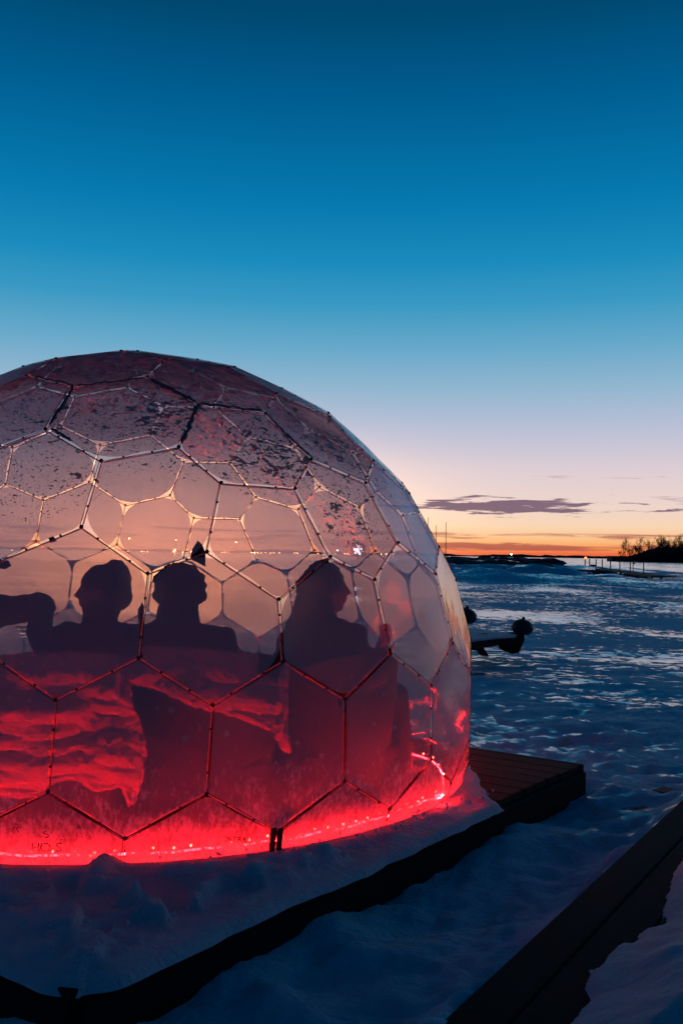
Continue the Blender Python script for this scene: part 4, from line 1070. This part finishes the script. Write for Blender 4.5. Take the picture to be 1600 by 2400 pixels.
# rocks and reeds on the low banks
def rock_mesh(seed):
    rn = random.Random(seed); bm = bmesh.new(); bmesh.ops.create_icosphere(bm, subdivisions=2, radius=1)
    for v in bm.verts: v.co *= 1+rn.uniform(-.22, .18); v.co.z *= .55
    me = bpy.data.meshes.new('rock'); bm.to_mesh(me); bm.free(); return me
rms = [rock_mesh(s) for s in range(4)]
ri = 0
for (u0, u1, Yd, n, sz, g, lb) in ((1035, 1300, 230, 60, 2.4, 'rocks of the far dark bank', 'dark rock in the far dark bank low under the afterglow'), (1040, 1280, 104, 50, 1.1, 'rocks of the near dark bank', 'dark rock of the low bank jutting from the snow right of the dome'),
                                    (1180, 1350, 70, 16, .35, 'rocks before the jetty', 'small dark rock in the snow before the jetty'),
                                    (1345, 1420, 92, 12, .5, 'rocks under the jetty', 'snow-dusted rock at the landward foot of the jetty')):
    for i in range(n):
        u = u0+(u1-u0)*(i+random.random())/n; p = at(u, 1305, Yd*random.uniform(.93, 1.10))
        o = link('rock', rms[ri % 4], M['rock']); ri += 1; s = sz*random.uniform(.6, 1.2)
        o.scale = (s*random.uniform(1, 2.2), s, s*random.uniform(.5, .9)); o.location = (p.x, p.y, snow_z(p.x, p.y)+.05*s); o.rotation_euler = (0, 0, random.uniform(0, 3))
        tag(o, lb, 'rock', g)
def reeds():
    rn = random.Random(9); mb = MB()
    for i in range(1500):
        band = rn.random()
        if band < .5: u, Yd, hh = rn.uniform(1180, 1350), rn.uniform(64, 74), .35
        elif band < .8: u, Yd, hh = rn.uniform(1040, 1230), rn.uniform(84, 100), .7
        else: u, Yd, hh = rn.uniform(1380, 1415), rn.uniform(78, 84), .35
        cl = math.floor(u/22)*22+11; u = cl+(u-cl)*.6
        p = at(u, 1305, Yd); z = snow_z(p.x, p.y)-.05; h = hh*rn.uniform(.5, 1.3); w_ = .025
        lean = Vector((rn.uniform(-.2, .2)*h, 0, 0)); b = Vector((p.x, p.y, z))
        mb.add([b+Vector((-w_, 0, 0)), b+Vector((w_, 0, 0)), b+lean+Vector((0, 0, h))], [(0, 1, 2)])
    tag(mb.build('dry_reeds', M['reed']), 'dry reeds poking out of the snow banks', 'reeds', kind='stuff')
reeds()

# jetty with mooring poles
def jetty():
    pix = [(1346, 1326), (1390, 1331), (1430, 1336), (1470, 1341), (1510, 1347), (1555, 1352)]
    deps = [128, 112, 99, 89, 80, 73]
    o_ = at(*pix[3], deps[3])
    t = thing('jetty', 'long low dark jetty frozen into the lake with a row of thin poles', 'jetty', (o_.x, o_.y, 0))
    P_ = []
    for (u, v), Yd in zip(pix, deps): p = at(u, v, Yd); P_.append(Vector((p.x, p.y, p.z)))
    for k in range(len(P_)-1):
        a, b = P_[k], P_[k+1]; n = 7
        for i in range(n):
            p = a.lerp(b, (i+.5)/n); d = (b-a); L = d.length/n
            m3 = d.normalized().to_track_quat('X', 'Z').to_matrix()
            o = MB().cbox((0, 0, 0), (L*.96, 1.9, .10), .01).build('deck_section', M['pathwood'], t)
            o.location = p-Vector((o_.x, o_.y, 0)); o.rotation_euler = m3.to_euler()
        for s in (0, .5):
            p = a.lerp(b, s)
            for sd in (-.8, .8):
                MB().tube([(0, 0, -.9), (0, 0, .02)], .10, 6).build('pile', M['darkwood'], t, loc=p+Vector((sd*.9, sd*.4, -.05))-Vector((o_.x, o_.y, 0)))
    for (u, vt, i) in ((1372, 1308, 0), (1382, 1310, 1), (1397, 1311, 2), (1412, 1311, 3), (1430, 1312, 4), (1453, 1313, 5), (1477, 1314, 6), (1508, 1315, 7)):
        # distance along the jetty by pixel
        us = [q[0] for q in pix]; j = max(k for k in range(len(us)-1) if us[k] <= u); s = (u-us[j])/(us[j+1]-us[j])
        Yd = deps[j]*(1-s)+deps[j+1]*s; b = P_[j].lerp(P_[j+1], s); top = at(u, vt, b.y)
        MB().tube([(0, 0, -.4), (0, 0, top.z-b.z)], .045*b.y/80, 6).build('mooring_pole', M['metal'], t, loc=b-Vector((o_.x, o_.y, 0)))
        if i == 0:
            lp = thing('dock_lamp', 'lit orange lamp on the first pole of the jetty', 'lamp', top)
            MB().ball((0, 0, 0), .17, 12, 8).build('globe', M['dock_lamp'], lp, smooth=True); MB().cbox((0, 0, -.2), (.14, .14, .10), .02).build('bracket', M['metal'], lp)
    b = P_[4].lerp(P_[5], -.65); fl = thing('flag_pole', 'short pole with a small flag on the jetty between the last mooring poles', 'flag pole', at(1483, 1339, 82))
    MB().tube([(0, 0, 0), (0, 0, .78)], .035, 6).build('pole', M['metal'], fl); MB().add([(0, 0, .78), (.24, .02, .70), (0, 0, .58), (0, .03, .78), (.24, .05, .70), (0, .03, .58)], [(0, 1, 2), (5, 4, 3), (0, 3, 4, 1), (1, 4, 5, 2), (2, 5, 3, 0)]).build('flag', M['metal'], fl)
    bb = at(1389, 1329, 112); bx = MB().cbox((0, 0, .14), (.5, .5, .3), .03).build('dock_box', M['darkwood'], loc=bb); tag(bx, 'small dark box standing on the jetty near its lit lamp', 'box')
jetty()

# street lamps along the far shore
lm = MB().ball((0, 0, 0), 1.0, 8, 6).mesh('globe'); pm = MB().tube([(0, 0, -1), (0, 0, 0)], .06, 5).mesh('post')
LAMPS = []
for u in (28, 60, 300, 332, 338, 345, 408, 412, 428, 447, 455, 462, 470, 521, 528, 536, 590, 597, 604, 612, 622, 634, 642, 655, 662, 690, 697, 745, 785, 808, 815, 893, 905, 921): LAMPS.append((u, 1289+.012*u*.9, 620, .85*random.uniform(.6, 1.1), 'amber'))
LAMPS += [(553, 1271, 500, .8, 'amber'), (303, 1262, 500, 1.1, 'amber'), (412, 1266, 520, .8, 'amber'), (410, 1289, 480, 1.1, 'amber'), (408, 1293, 480, 1.2, 'amber'), (452, 1290, 470, 1.3, 'amber'), (461, 1288, 470, 1.4, 'amber'), (470, 1287, 470, 1.2, 'amber'), (790, 1290, 300, .55, 'white_lamp'), (1198, 1299, 700, 1.1, 'amber')]
for i, (u, v, Yd, r, k) in enumerate(LAMPS):
    p = at(u, v, Yd); far = i < 34
    lb = 'tiny amber street lamp in the row along the far shore seen through the dome' if i < len(LAMPS)-2 else ('small white lamp just left of the bright flood lamp seen through the film' if k == 'white_lamp' else 'lone bright lamp on the far shore between the bank and the jetty')
    t = thing('street_lamp', lb, 'street lamp', p, 0, 'street lamps on the far shore' if i < len(LAMPS)-2 else None)
    a = link('globe', lm, None, t); 
    if not lm.materials: lm.materials.append(M['amber'])
    a.scale = (r*.5,)*3; b_ = link('post', pm, M['metal'], t); b_.scale = (2, 2, p.z+1)
    if k == 'white_lamp':
        me = lm.copy(); me.materials.clear(); me.materials.append(M['white_lamp']); a.data = me
p = at(838, 1290, 60); fl = thing('flood_lamp', 'bright cool white flood lamp glaring through the frosty right panel', 'lamp', p)
for dx, dz, r in ((0, 0, .15), (.22, .10, .07), (-.20, .06, .08), (.05, .24, .07), (.12, -.20, .08), (-.15, -.16, .06), (.30, -.06, .04), (-.08, .33, .035), (.20, .28, .04)):
    MB().ball((dx, 0, dz), r, 10, 7).build('globe', M['white_lamp'], fl, smooth=True)
MB().box((0, .12, .05), (.9, .04, .9)).build('backing_frame', M['metal'], fl); MB().tube([(0, 0, -1.9), (0, 0, -.28)], .06, 8).build('post', M['metal'], fl)
